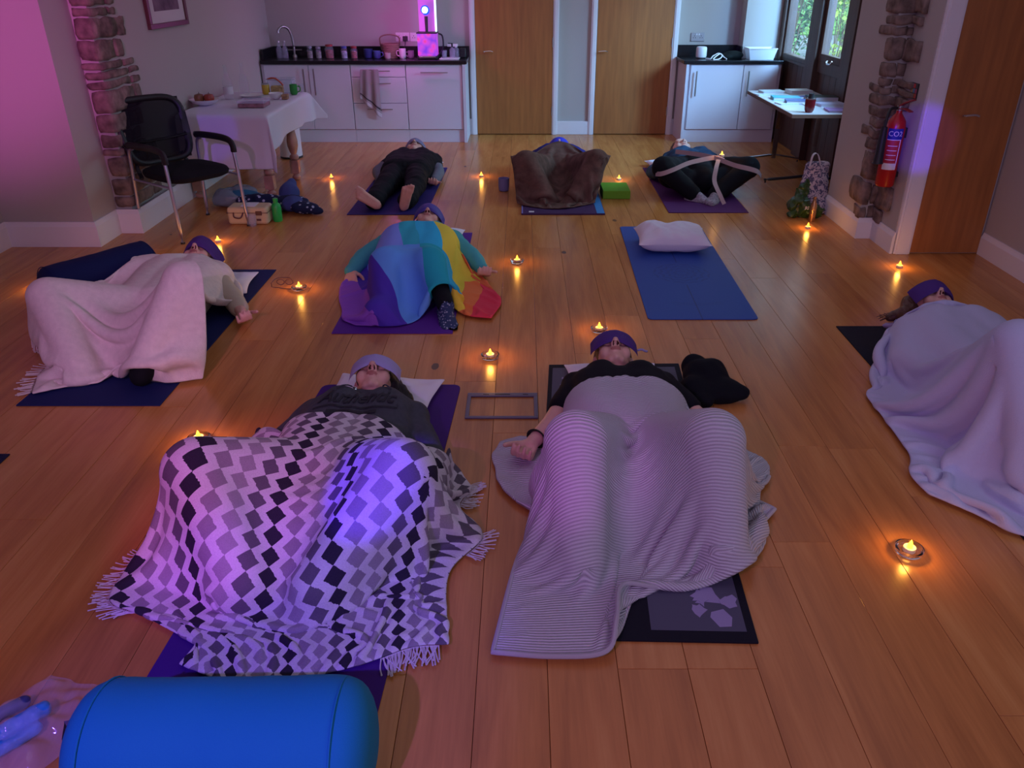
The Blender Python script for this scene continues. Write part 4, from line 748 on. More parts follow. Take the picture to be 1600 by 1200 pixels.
# tealights
M_fl = mat('led_flame', (1, .6, .1), .4, emit=(1, .42, .02), estr=5.5); M_cup = mat('tealight_cup', (.8, .7, .55), .4); M_gl = glass('holder_glass')
def tealight(x, y, lab, holder=0, z0=0., e=.55, s=1.0):
    t = thing('tealight', lab, 'candle', (x, y, z0), 'led tealights on the floor'); b = z0
    if holder:
        G().lathe([(.030*s, 0), (.040*s, .006), (.043*s, .022), (.038*s, .024), (.030*s, .008), (.006, .007)], (x, y, b+.0005), n=28).obj('glass_holder', M_gl, t, smooth=True); b += .009
    G().lathe([(.0185, 0), (.019, .002), (.019, .015), (.017, .016), (.008, .013)], (x, y, b), n=24).obj('candle_cup', M_cup, t, smooth=True)
    G().lathe([(.003, .012), (.0075, .017), (.008, .022), (.005, .031), (.001, .041)], (x, y, b), n=14).obj('flame', M_fl, t, smooth=True)
    l = bpy.data.lights.new('tealight_glow', 'POINT'); l.energy = e; l.color = (1, .42, .06); l.shadow_soft_size = .012; o = bpy.data.objects.new('tealight_glow', l); COL.objects.link(o); o.parent = t; o.location = (0, -.0, b-z0+.052)
TL = [((65, 450), 'tealight at the far left beyond the cream blanket', 0), ((225, 408), 'tealight behind the navy bolster', 0), ((341, 378), 'tealight on the floor in front of the black chair', 0), ((518, 279), 'tealight between the clothed table and the barefoot person', 0),
      ((752, 276), 'tealight left of the lavender mug', 0), ((967, 281), 'tealight behind the lime green block', 0), ((808, 411), 'tealight right of the rainbow blanket, in a small clear holder', 1), ((468, 453), 'tealight in a glass dish beside the spectacles', 2), ((766, 560), 'tealight in a clear glass dish behind the grey frame', 2),
      ((936, 518), 'tealight just beyond the head with the purple eye pillow at front centre', 1), ((1262, 357), 'tealight in front of the floral tote', 0), ((1405, 418), 'tealight at the foot of the narrow right door', 0), ((312, 690), 'tealight in a glass dish left of the grey hoodie', 2), ((1419, 864), 'tealight nearest the camera on the right, beside the lilac blanket', 2), ((474, 328), 'tealight beside the navy patterned bag', 0)]
for (px, py), lab, hd in TL:
    x, y, _ = fl(px, py); tealight(x, y, lab, hd, e=.75 if hd == 2 else .6)
# ------------------------------------------------------------------ people
def vec(p): return Vector(p)
def head(g, c, f, t, s=1.0, detail=True):
    f = vec(f).normalized(); t = (vec(t)-f*vec(t).dot(f)).normalized(); sd = t.cross(f); ax = (sd, f, t); c = vec(c)
    P = lambda a, b, h: c+sd*(a*s)+f*(b*s)+t*(h*s)
    E = lambda p, r: g.ell(P(*p), tuple(x*s for x in r), ax)
    E((0, -.012, .035), (.076, .096, .092)); E((0, .022, -.035), (.060, .066, .072)); E((0, .05, -.078), (.034, .034, .030)); g.cap(P(0, .068, -.094), P(0, .062, -.09), .017*s)
    for k in (-1, 1): E((k*.042, .052, -.03), (.026, .03, .036)); g.cap(P(k*.05, -.0, -.055), P(k*.02, .055, -.092), .022*s, .018*s)
    E((0, .07, .05), (.058, .022, .03)); g.cap(P(0, .088, .02), P(0, .112, -.018), .0085*s, .0125*s, n=12); 
    for k in (-1, 1):
        g.cap(P(k*.011, .1, -.022), P(k*.013, .095, -.025), .0085*s); g.cap(P(k*.078, -.012, .02), P(k*.081, -.02, -.018), .011*s, .008*s); E((k*.083, -.022, .012), (.006, .018, .028))
        E((k*.031, .074, .010), (.016, .014, .011)); g.cap(P(k*.014, .085, .03), P(k*.046, .075, .032), .009*s, .007*s)
    E((0, .082, -.046), (.026, .013, .0065)); E((0, .080, -.058), (.022, .013, .0075)); E((0, .078, -.040), (.022, .014, .012))
    return dict(c=c, f=f, t=t, s=sd, k=s)
def hand(g, w, d, pn, side, s=1.0, curl=.5):
    """w wrist, d to the fingers, pn palm normal, side: +1/-1 thumb side along d x pn"""
    w = vec(w); d = vec(d).normalized(); pn = (vec(pn)-d*vec(pn).dot(d)).normalized(); a = d.cross(pn)*side      # a: towards the thumb
    g.cap(w-d*.02*s, w+d*.02*s, .025*s, .024*s); 
    for k in (-1.5, -.5, .5, 1.5): g.cap(w+d*.015*s+a*k*.010*s, w+d*.085*s+a*k*.0195*s-pn*abs(k)*.001, .015*s, .0105*s, n=12)
    g.cap(w+d*.02*s+a*.018*s+pn*.006, w+d*.05*s+a*.028*s+pn*.008, .014*s, .012*s, n=12)
    for k, L in zip((1.5, .5, -.5, -1.5), (.072, .080, .074, .058)):
        p = w+d*.085*s+a*k*.0205*s; ang = .15+curl*.35+abs(k)*.03; dd = (d+a*k*.05).normalized()
        for j, fr_ in enumerate((.42, .32, .26)):
            q = p+(dd*math.cos(ang)+pn*math.sin(ang))*L*fr_*s*1.05; g.cap(p, q, (.0092-.0008*j)*s, (.0086-.0008*j)*s, n=10); p = q; ang += curl*(1.0 if j == 0 else .8)
    p = w+d*.028*s+a*.026*s+pn*.004; dd = (d*.72+a*.62+pn*.25).normalized()
    for j, L in enumerate((.036, .032, .026)):
        q = p+dd*L*s; g.cap(p, q, (.0125-.001*j)*s, (.0115-.001*j)*s, n=10); p = q; dd = (dd+d*.25-a*.12+pn*.15*curl).normalized()
def foot(g, ank, toe, up=(0, 0, 1), s=1.0, toes=True, r=0.0):
    ank = vec(ank); d = (vec(toe)-ank).normalized(); up = (vec(up)-d*vec(up).dot(d)).normalized(); a = d.cross(up)
    heel = ank-up*.045*s-d*.03*s; g.cap(ank, heel, (.034+r)*s, (.030+r)*s)
    for k in (-1, 0, 1): g.cap(heel+d*.01+a*k*.012*s, heel+d*.15*s+a*k*.026*s-up*.0, (.026+r)*s, (.018+r)*s, n=12)
    g.cap(ank+d*.01, heel+d*.13*s+up*.012*s, (.034+r)*s, (.02+r)*s)
    if toes:
        for k, (L, rr_) in enumerate(((.048, .0125), (.046, .0095), (.040, .009), (.034, .0085), (.028, .008))):
            b = heel+d*.155*s+a*(k-2)*.0185*s-d*abs(k-1)*.007*s; g.cap(b, b+d*L*s+up*.004, rr_*s, rr_*s*.95, n=10)
    else: g.cap(heel+d*.16*s-a*.018*s, heel+d*.2*s-a*.015*s, (.017+r)*s).cap(heel+d*.15*s+a*.024*s, heel+d*.18*s+a*.02*s, (.016+r)*s)
def torso_caps(J, r=0.0, k=1.0):
    sl, sr, hl, hr, nk = [vec(J[x]) for x in ('sl', 'sr', 'hl', 'hr', 'neck')]
    C = []
    for a, b in ((sl.lerp(sr, .18), hl), (sl.lerp(sr, .82), hr), (sl.lerp(sr, .5), hl.lerp(hr, .5))): C.append((a.lerp(b, .08), b, .098*k+r, .102*k+r))
    C.append((sl, sr, .058*k+r, .058*k+r)); C.append((sl.lerp(sr, .28)+vec((0, 0, .035)), sl.lerp(sr, .28).lerp(hl, .35)+vec((0, 0, .03)), .075*k+r, .07*k+r)); C.append((sl.lerp(sr, .72)+vec((0, 0, .035)), sl.lerp(sr, .72).lerp(hr, .35)+vec((0, 0, .03)), .075*k+r, .07*k+r))
    return C
def arm_caps(J, s, r=0.0): return [(vec(J['s'+s]), vec(J['e'+s]), .050+r, .041+r), (vec(J['e'+s]), vec(J['w'+s]), .040+r, .027+r)] if 'e'+s in J else []
def leg_caps(J, s, r=0.0): return [(vec(J['h'+s]), vec(J['k'+s]), .085+r, .060+r), (vec(J['k'+s]), vec(J['a'+s]), .058+r, .038+r)] if 'k'+s in J else []
def person(label, J, loc, vox=.0065, feet='bare', clothes=(), hair=None, hs=1.0, hands=(), footdirs=None, neck_r=.052):
    t = thing('person', label, 'person', loc); g = G(); hd = head(g, J['head'], J['face'], J['top'], hs)
    g.cap(hd['c']-hd['t']*.07*hs-hd['f']*.02, vec(J['neck'])-vec((0, 0, .0)), neck_r, neck_r+.008)
    for a, b, ra, rb in torso_caps(J)+sum([arm_caps(J, s)+leg_caps(J, s) for s in 'lr'], []): g.cap(a, b, ra, rb)
    if feet == 'bare' or feet == 'socks':
        for s in 'lr':
            if 'f'+s in J: foot(g, J['a'+s], J['f'+s], J.get('u'+s, (0, 0, 1)), toes=feet == 'bare')
    for (s, d, pn, sd, cu) in hands: hand(g, J['w'+s], d, pn, sd, curl=cu)
    V, Fs = remesh(g, vox, 2); V[:, 2] = np.maximum(V[:, 2], .007)
    cen = np.array([V[list(f)].mean(0) for f in Fs]); idx = np.zeros(len(Fs), int)
    P = lambda a, b, h: np.array(hd['c']+hd['s']*(a*hs)+hd['f']*(b*hs)+hd['t']*(h*hs))
    def near(p, r_): # anisotropic distance in head axes
        d = cen-p; return sum((d@np.array(hd[k])/q)**2 for k, q in zip('sft', r_)) < 1
    idx[near(P(0, .092, -.052), (.024*hs, .02, .0115*hs))] = 1
    for k in (-1, 1): idx[near(P(k*.0085, .104, -.033), (.0055, .013, .007))] = 2
    mk('body', V, Fs, [M_skin, M_lip, M_nos], t, True, midx=idx)
    for (nm, caps, m, vx, nz, ns) in clothes:
        g = G(); 
        for a, b, ra, rb in caps: g.cap(a, b, ra, rb)
        V, Fs = remesh(g, vx, 3); V0 = V.copy()
        for v in V: v += (np.array(noise.noise_vector(Vector(v)*ns))*.7+np.array(noise.noise_vector(Vector((v[0]*ns*2.2, v[1]*ns*2.2, v[2]*ns*2.2))))*.45)*nz
        V[:, 2] = np.maximum(V[:, 2], .0065); mk(nm, V, Fs, m, t, True)
    if hair:
        g = G(); c = hd['c']; 
        P3 = lambda a, b, h: c+hd['s']*a+hd['f']*b+hd['t']*h
        g.ell(P3(0, -.022, .045), (.084*hs, .098*hs, .094*hs), (hd['s'], hd['f'], hd['t'])); 
        for (a, b) in hair.get('locks', ()): g.cap(P3(*a[:3]), P3(*b[:3]), a[3], b[3])
        V, Fs = remesh(g, .007, 2)
        for v in V:
            q_ = Vector(v); v += np.array(noise.noise_vector(q_*22))*.010+np.array(hd['f'])*noise.noise(Vector((q_.x*90, q_.y*14, q_.z*60)))*.006
        # keep the face free of hair
        d = V-np.array(P3(0, 0, 0)); fa = d@np.array(hd['f']); ta = d@np.array(hd['t']); sa = d@np.array(hd['s'])
        push = (fa > .045) & (ta < .075) & (np.abs(sa) < .074); V[push] -= np.outer((fa[push]-.045)*1.0, np.array(hd['f']))
        V[:, 2] = np.maximum(V[:, 2], .008)
        ho = mk('hair', V, Fs, hair['m'], t, True)
        g = G(); rr = random.Random(len(label))
        for (p, q2) in hair.get('strands', ()):
            for k in range(9):
                j = [vec([rr.uniform(-.012, .012) for _ in range(3)]) for _ in range(3)]
                a, b = P3(*p)+j[0], P3(*q2)+j[1]*1.6; pts = curve([a, a.lerp(b, .5)+j[2]*1.5, b], 5); g.tube([(x[0], x[1], max(x[2], .01)) for x in pts], .0016, 5)
        if g.V: g.obj('hair_strands', hair['m'], ho, smooth=True)['kind'] = 'stuff'
    return t, hd
M_hd = mat('hair_dark', (.008, .005, .005), .7, bump=.8, bscale=120, stretch=(1, .15, 1)); M_hb = mat('hair_brown', (.10, .045, .025), .45, bump=.8, bscale=120, stretch=(1, .15, 1)); M_hg = mat('hair_greybrown', (.16, .11, .09), .5, bump=.8, bscale=120, stretch=(1, .15, 1))
M_hoodie = mat('hoodie_grey', (.060, .066, .078), .9, bump=.25, bscale=300, var=.1, vscale=50); M_tee = mat('black_tee', (.006, .005, .009), .85); M_teal = mat('teal_jumper', (.07, .38, .40), .9, bump=.3, bscale=250)
M_blk = mat('black_clothes', (.005, .006, .009), .85); M_blue = mat('blue_fleece', (.02, .055, .11), .9, bump=.3, bscale=150); M_shirt = mat('cream_shirt', (.55, .47, .35), .85)
M_royal = mat('royal_top', (.01, .015, .16), .8); M_lil = mat('patterned_sleeve', (.45, .38, .55), .85)
def nk(J, r=.066): return [(vec(J['neck'])-vec((0, .02, .01)), vec(J['sl']).lerp(vec(J['sr']), .5), r, r+.02)]

# front centre person
J3 = dict(head=(.395, 3.115, .12), face=(0, -.10, 1), top=(.02, 1, .1), neck=(.39, 2.98, .095), sl=(.225, 2.90, .095), sr=(.575, 2.90, .095), hl=(.30, 2.42, .10), hr=(.47, 2.42, .10), el=(.115, 2.67, .06), wl=(.035, 2.535, .055),
          er=(.70, 2.68, .06), wr=(.72, 2.45, .05), kl=(.165, 2.10, .325), kr=(.59, 2.11, .325), al=(.17, 1.86, .07), ar=(.60, 1.90, .07))
tee = torso_caps(J3, .012)+nk(J3, .055)+[(vec(J3['s'+s]), vec(J3['s'+s]).lerp(vec(J3['e'+s]), .62), .066, .060) for s in 'lr']
p3_, h3 = person('person in a black t-shirt, palm turned up, under the ribbed lilac-grey blanket', J3, (.37, 2.5, 0), .0055, 'socks', [('t_shirt', tee, M_tee, .011, .006, 11), ('trousers', leg_caps(J3, 'l', .01)+leg_caps(J3, 'r', .01)+[(vec(J3['hl']), vec(J3['hr']), .108, .108)], M_blk, .014, .006, 9)],
    dict(m=M_hb, locks=[((-.07, -.06, .0, .03), (-.10, -.08, -.05, .018)), ((.06, -.07, .0, .03), (.10, -.09, -.06, .02)), ((0, -.07, .08, .05), (.0, -.1, .12, .03))], strands=[((-.07, -.05, -.0), (-.15, -.09, -.03)), ((-.08, -.06, .03), (-.14, -.10, -.09)), ((.08, -.06, .02), (.14, -.09, -.04)), ((-.06, -.06, .06), (-.15, -.1, .03))]), hands=[('l', (-.42, -1, -.08), (.25, .25, 1), 1, .85)])
wb_ = G(); d = (vec(J3['wl'])-vec(J3['el'])).normalized(); a_, b_, _ = basis(d); cw = vec(J3['wl'])-d*.035
wb_.tube([cw+a_*.034*math.cos(i*PI/10)+b_*.034*math.sin(i*PI/10)+d*k for k in (0,) for i in range(20)], .010, 8, True, flat=.35); o = wb_.obj('wristband', M_dark, p3_, smooth=True)
# front left person
J2 = dict(head=(-.607, 2.895, .115), face=(.02, -.12, 1), top=(-.02, 1, .1), neck=(-.60, 2.76, .095), sl=(-.80, 2.67, .09), sr=(-.43, 2.65, .09), hl=(-.72, 2.22, .11), hr=(-.55, 2.22, .11), el=(-.915, 2.45, .06), wl=(-.90, 2.22, .05), er=(-.34, 2.42, .06), wr=(-.36, 2.18, .06),
          kl=(-.99, 2.02, .27), kr=(-.36, 1.98, .29), al=(-.80, 1.76, .06), ar=(-.58, 1.74, .06))
hood = torso_caps(J2, .018)+nk(J2, .068)+arm_caps(J2, 'l', .018)+arm_caps(J2, 'r', .018)+[(vec((-.68, 2.75, .135)), vec((-.52, 2.75, .135)), .035, .035), (vec((-.70, 2.81, .055)), vec((-.50, 2.81, .055)), .05, .05), (vec(J2['hl'])+vec((0, .02, 0)), vec(J2['hr'])+vec((0, .02, 0)), .12, .12)]
p2_, h2 = person('person in a grey hoodie lettered Authentic with a lilac eye pillow, under the chequered blanket', J2, (-.62, 2.4, 0), .0055, None, [('hoodie', hood, M_hoodie, .011, .010, 9), ('trousers', leg_caps(J2, 'l', .01)+leg_caps(J2, 'r', .01), M_blk, .014, .006, 9)],
    dict(m=M_hd, locks=[((.06, -.05, .03, .055), (.115, -.06, -.05, .05)), ((.10, -.06, -.02, .05), (.14, -.07, -.13, .032)), ((-.05, -.05, .0, .04), (-.08, -.07, -.06, .02)), ((.03, -.07, .08, .05), (.09, -.08, .05, .04))], strands=[((.08, -.03, .0), (.14, -.08, -.15)), ((.1, -.05, .04), (.165, -.08, -.08)), ((-.07, -.05, 0), (-.095, -.08, -.09))]))
bvh = None
def drop_on(parent_obj, names):
    vs = []; fs = []
    for ch in parent_obj.children:
        if ch.name.split('.')[0] in names:
            k = len(vs); off = Vector(ORG[ch.name]); vs += [v.co+off for v in ch.data.vertices]; fs += [tuple(i+k for i in p.vertices) for p in ch.data.polygons]
    return BVHTree.FromPolygons(vs, fs)
bv = drop_on(p2_, ('hoodie',))
def on_chest(v):
    h = bv.ray_cast(Vector((v.x, v.y, 1)), Vector((0, 0, -1)))[0]; return Vector((v.x, v.y, (h.z if h else .2)+.0045+v.z))
M_ink = mat('hoodie_print', (.004, .004, .012), .7)
MT = Matrix.Translation((-.615, 2.595, 0))
text('Authentic', .125, M_ink, p2_, MT @ Matrix.Diagonal((.56, 1, 1, 1)), .0004, .30, fn=on_chest, bold=.0022)
def chest_strip(P, w_, nm):
    g = G(); P = curve(P, 10); L = [on_chest(Vector((p[0], p[1]+w_/2, 0))) for p in P]; R = [on_chest(Vector((p[0], p[1]-w_/2, 0))) for p in P]; n = len(P)
    return mk(nm, L+R, [(i, n+i, n+i+1, i+1) for i in range(n-1)], M_ink, p2_)
chest_strip([(-.765, 2.515, 0), (-.70, 2.535, 0), (-.60, 2.525, 0), (-.47, 2.525, 0), (-.462, 2.555, 0)], .010, 'print_swoosh')
chest_strip([(-.71, 2.490, 0), (-.66, 2.497, 0), (-.60, 2.485, 0), (-.53, 2.492, 0)], .022, 'print_swoosh')
text('ORIGINAL', .036, M_ink, p2_, Matrix.Translation((-.61, 2.53, 0)), .0004, .0, fn=on_chest) if False else None
for sx in (-.045, .045):
    c = vec((-.60+sx*1.2, 2.725, .19)); h = bv.ray_cast(Vector((c.x, c.y, 1)), Vector((0, 0, -1)))[0]; zz = h.z if h else .17
    G().tube([(c.x+.008*math.cos(i*PI/6), c.y+.008*math.sin(i*PI/6), zz+.004) for i in range(12)], .003, 6, True).obj('eyelet', M_chrome, p2_, smooth=True)
    pts = [on_chest(Vector((c.x+k*.008*(1 if sx > 0 else -1), c.y-.012*k, 0)))+Vector((0, 0, .003)) for k in range(7)]; G().tube(pts, .003, 6).obj('drawstring', M_hoodie, p2_, smooth=True)
# left person under the cream blanket
J1 = dict(head=(-1.885, 4.44, .12), face=(0.0, -.12, 1), top=(.0, 1, .1), neck=(-1.87, 4.30, .10), sl=(-2.07, 4.19, .10), sr=(-1.69, 4.17, .10), hl=(-1.92, 3.70, .11), hr=(-1.74, 3.70, .11), el=(-2.2, 3.95, .07), wl=(-2.2, 3.75, .1), er=(-1.56, 4.0, .055), wr=(-1.455, 3.815, .05),
          kl=(-2.22, 3.48, .27), kr=(-1.50, 3.33, .40), al=(-1.98, 3.18, .06), ar=(-1.66, 3.08, .06))
sh = torso_caps(J1, .014)+nk(J1)+arm_caps(J1, 'l', .016)+[(vec(J1['sr']), vec(J1['er']), .066, .058), (vec(J1['er']), vec(J1['er']).lerp(vec(J1['wr']), .62), .058, .052)]
p1_, h1 = person('person with outstretched hand and cream shirt cuff, under the cream fringed blanket', J1, (-1.85, 3.8, 0), .007, None, [('shirt', sh, M_shirt, .012, .009, 12), ('trousers', leg_caps(J1, 'l', .012)+leg_caps(J1, 'r', .012)+[(vec(J1['hl']), vec(J1['hr']), .115, .115)], M_blk, .014, .006, 9)], dict(m=M_hg), hands=[('r', (.5, -1, -.1), (-.3, .2, 1), -1, .9)])
# rainbow blanket person
J5 = dict(head=(-.628, 5.165, .135), face=(.06, -.16, 1), top=(.05, 1, .1), neck=(-.645, 5.03, .10), sl=(-.84, 4.90, .10), sr=(-.45, 4.90, .10), hl=(-.74, 4.38, .11), hr=(-.56, 4.38, .11), el=(-.985, 4.66, .06), wl=(-1.02, 4.50, .035), er=(-.31, 4.68, .06), wr=(-.245, 4.53, .04),
          kl=(-.75, 4.16, .20), kr=(-.51, 4.16, .20), al=(-.72, 3.93, .065), ar=(-.40, 3.86, .07), fl=(-.735, 3.82, .075), fr=(-.36, 3.70, .03), ul=(-.1, 0, 1), ur=(.1, 0, 1))
jm = torso_caps(J5, .016)+nk(J5)+arm_caps(J5, 'l', .016)+arm_caps(J5, 'r', .016)
M_sock = mat('dotted_sock', (.08, .11, .2), .9); q = NT(M_sock); tc = q.n('ShaderNodeTexCoord'); v = q.n('ShaderNodeTexVoronoi'); v.inputs['Scale'].default_value = 75; q.l(tc.outputs['Object'], v.inputs['Vector']); q.l(q.ramp(v.outputs['Distance'], [(0, (.28, .32, .42)), (.35, (.03, .05, .13))], True), q.b.inputs['Base Color'])
def sock_caps(J, s, r=.006):
    g = G(); foot(g, J['a'+s], J['f'+s], J.get('u'+s, (0, 0, 1)), toes=False, r=r); g.cap(J['a'+s], vec(J['a'+s]).lerp(vec(J['k'+s]), .4), .044, .048); return g
p5_, h5 = person('person in a teal jumper and dotted socks, arms out, under the rainbow blanket', J5, (-.64, 4.5, 0), .0065, 'socks', [('jumper', jm, M_teal, .012, .008, 10), ('leggings', leg_caps(J5, 'l', .008)+leg_caps(J5, 'r', .008)+[(vec(J5['hl']), vec(J5['hr']), .11, .11)], M_blk, .014, .004, 9)], dict(m=M_hg), hands=[('l', (.12, -1, -.1), (.3, 0, -1), 1, .35), ('r', (.15, -1, -.05), (.2, .1, 1), -1, .9)])
for s in 'lr': V, Fs = remesh(sock_caps(J5, s), .007, 2); V[:, 2] = np.maximum(V[:, 2], .0065); mk('sock', V, Fs, M_sock, p5_, True)
G().tube([vec(J5['wr'])+vec((.032*math.cos(i*PI/8), .006*math.cos(i*PI/8), .032*math.sin(i*PI/8))) for i in range(16)], .004, 6, True).obj('bracelet', M_dark, p5_, smooth=True)
# right person under the lilac blanket
J4 = dict(head=(2.035, 3.70, .135), face=(.10, -.22, 1), top=(-.12, 1, .05), neck=(2.04, 3.56, .10), sl=(1.84, 3.44, .10), sr=(2.20, 3.42, .10), hl=(1.87, 2.93, .11), hr=(2.05, 2.93, .11), el=(1.72, 3.2, .07), wl=(1.74, 3.0, .1), er=(2.3, 3.2, .07), wr=(2.3, 3.0, .1),
          kl=(1.74, 2.53, .46), kr=(2.06, 2.55, .46), al=(1.74, 2.22, .07), ar=(2.0, 2.22, .07))
p4_, h4 = person('brown-haired person with purple eye pillow under the pale lilac blanket', J4, (1.95, 2.95, 0), .0065, None, [('top', torso_caps(J4, .012)+arm_caps(J4, 'l', .014)+arm_caps(J4, 'r', .014), M_lil, .013, .006, 9), ('trousers', leg_caps(J4, 'l', .01)+leg_caps(J4, 'r', .01), M_blk, .015, .005, 9)],
    dict(m=M_hb, locks=[((-.05, -.03, .05, .06), (-.11, -.05, .0, .035)), ((-.08, -.05, .03, .04), (-.17, -.09, .02, .022)), ((-.09, -.05, .0, .035), (-.13, -.08, -.08, .02))], strands=[((-.1, -.05, .02), (-.22, -.09, .02)), ((-.1, -.03, .0), (-.16, -.09, -.09)), ((-.08, .0, .06), (-.12, -.06, -.04))]))
lump('hair_band', [((1.865, 3.70, .03), (.05, .02, .018))], M_lil, 'lilac patterned scrunchie on the floor by the head at the right', 'scrunchie', vox=.006, nz=.006, ns=30)
V, Fs = remesh(G().cap((1.80, 3.52, .05), (1.90, 3.56, .08), .035, .04), .008); 
for v in V: v += np.array(noise.noise_vector(Vector(v)*25))*.008
mk('collar', V, Fs, M_lil, p4_, True)
# barefoot person at the back left
J6 = dict(head=(-1.0, 7.55, .13), face=(.0, -.15, 1), top=(.0, 1, .1), neck=(-.99, 7.40, .10), sl=(-1.17, 7.27, .10), sr=(-.80, 7.27, .10), hl=(-1.08, 6.76, .11), hr=(-.90, 6.76, .11), el=(-1.27, 7.02, .06), wl=(-1.22, 6.80, .05), er=(-.735, 7.0, .06), wr=(-.745, 6.74, .05),
          kl=(-1.10, 6.36, .10), kr=(-.86, 6.36, .10), al=(-1.135, 5.97, .07), ar=(-.885, 5.99, .07), fl=(-1.27, 5.92, .18), fr=(-.84, 5.95, .22), ul=(.2, .9, -.4), ur=(.1, 1, -.2))
M_slv = mat('grey_sleeve', (.14, .16, .2), .85)
p6_, h6 = person('barefoot person in black lying on the indigo mat at the back left', J6, (-1.0, 6.7, 0), .007, 'bare', [('sleeves', arm_caps(J6, 'l', .012)+arm_caps(J6, 'r', .012)+[(vec(J6['sl']), vec(J6['sr']), .06, .06)], M_slv, .012, .004, 12), ('black_top', torso_caps(J6, .02)+nk(J6)+[(vec(J6['s'+s]), vec(J6['s'+s]).lerp(vec(J6['e'+s]), .5), .068, .062) for s in 'lr'], M_blk, .012, .008, 10),
    ('trousers', [(a, a.lerp(b, .92), ra, rb*1.25) if k % 2 else (a, b, ra, rb*1.05) for k, (a, b, ra, rb) in enumerate(leg_caps(J6, 'l', .02)+leg_caps(J6, 'r', .02))]+[(vec(J6['hl']), vec(J6['hr']), .12, .12)], M_blk, .012, .010, 11)],
    dict(m=M_hg, locks=[((.06, -.03, .0, .04), (.10, -.06, -.06, .03))]), hands=[('r', (-.1, -1, -.05), (.2, .0, 1), -1, .8)])
# person behind the brown blanket
J7 = dict(head=(.34, 7.60, .125), face=(.0, -.12, 1), top=(.0, 1, .1), neck=(.33, 7.46, .11), sl=(.13, 7.34, .12), sr=(.52, 7.34, .12), hl=(.20, 6.82, .12), hr=(.42, 6.82, .12), el=(.02, 7.1, .08), wl=(.12, 6.9, .15), er=(.63, 7.1, .08), wr=(.5, 6.9, .15),
          kl=(.02, 6.33, .29), kr=(.58, 6.33, .30), al=(.18, 6.20, .06), ar=(.42, 6.20, .06))
p7_, h7 = person('person in royal blue mostly hidden behind the raised brown blanket', J7, (.3, 6.8, 0), .009, None, [('blue_top', torso_caps(J7, .02)+nk(J7)+arm_caps(J7, 'l', .018)+arm_caps(J7, 'r', .018), M_royal, .014, .008, 10), ('trousers', leg_caps(J7, 'l', .01)+leg_caps(J7, 'r', .01), M_blk, .015, .006, 9)], dict(m=M_hb))
# person with strap at the back right
J8 = dict(head=(1.47, 7.55, .14), face=(.1, -.2, 1), top=(-.1, 1, .1), neck=(1.50, 7.40, .11), sl=(1.33, 7.27, .11), sr=(1.68, 7.22, .11), hl=(1.37, 6.80, .12), hr=(1.55, 6.80, .12), el=(1.13, 6.98, .07), wl=(1.22, 6.72, .14), er=(1.80, 6.98, .07), wr=(1.70, 6.75, .16),
          kl=(1.11, 6.38, .24), kr=(1.80, 6.40, .235), al=(1.35, 6.28, .055), ar=(1.53, 6.27, .055), fl=(1.52, 6.16, .05), fr=(1.47, 6.14, .06), ul=(-.3, .3, 1), ur=(.3, .3, 1))
p8_, h8 = person('person in blue fleece, knees open and soles together, bound by a pale strap', J8, (1.45, 6.8, 0), .008, 'socks', [('fleece', torso_caps(J8, .024)+nk(J8)+arm_caps(J8, 'l', .022)+arm_caps(J8, 'r', .022), M_blue, .012, .012, 10),
    ('trousers', [(a, b, ra*1.05, rb*1.12) for a, b, ra, rb in leg_caps(J8, 'l', .02)+leg_caps(J8, 'r', .02)]+[(vec(J8['hl']), vec(J8['hr']), .13, .13), (vec((1.20, 6.5, .15)), vec((1.42, 6.44, .10)), .105, .08), (vec((1.72, 6.5, .15)), vec((1.5, 6.44, .10)), .105, .08), (vec((1.45, 6.75, .17)), vec((1.46, 6.42, .13)), .12, .09)], M_blk, .014, .006, 9)],
    dict(m=M_hb, locks=[((-.05, -.03, .02, .05), (-.09, -.05, -.04, .035))]))
M_sock2 = mat('grey_sock', (.30, .26, .30), .9, var=.4, vscale=60)
for s in 'lr': V, Fs = remesh(sock_caps(J8, s, .01), .008, 2); V[:, 2] = np.maximum(V[:, 2], .0065); mk('sock', V, Fs, M_sock2, p8_, True)

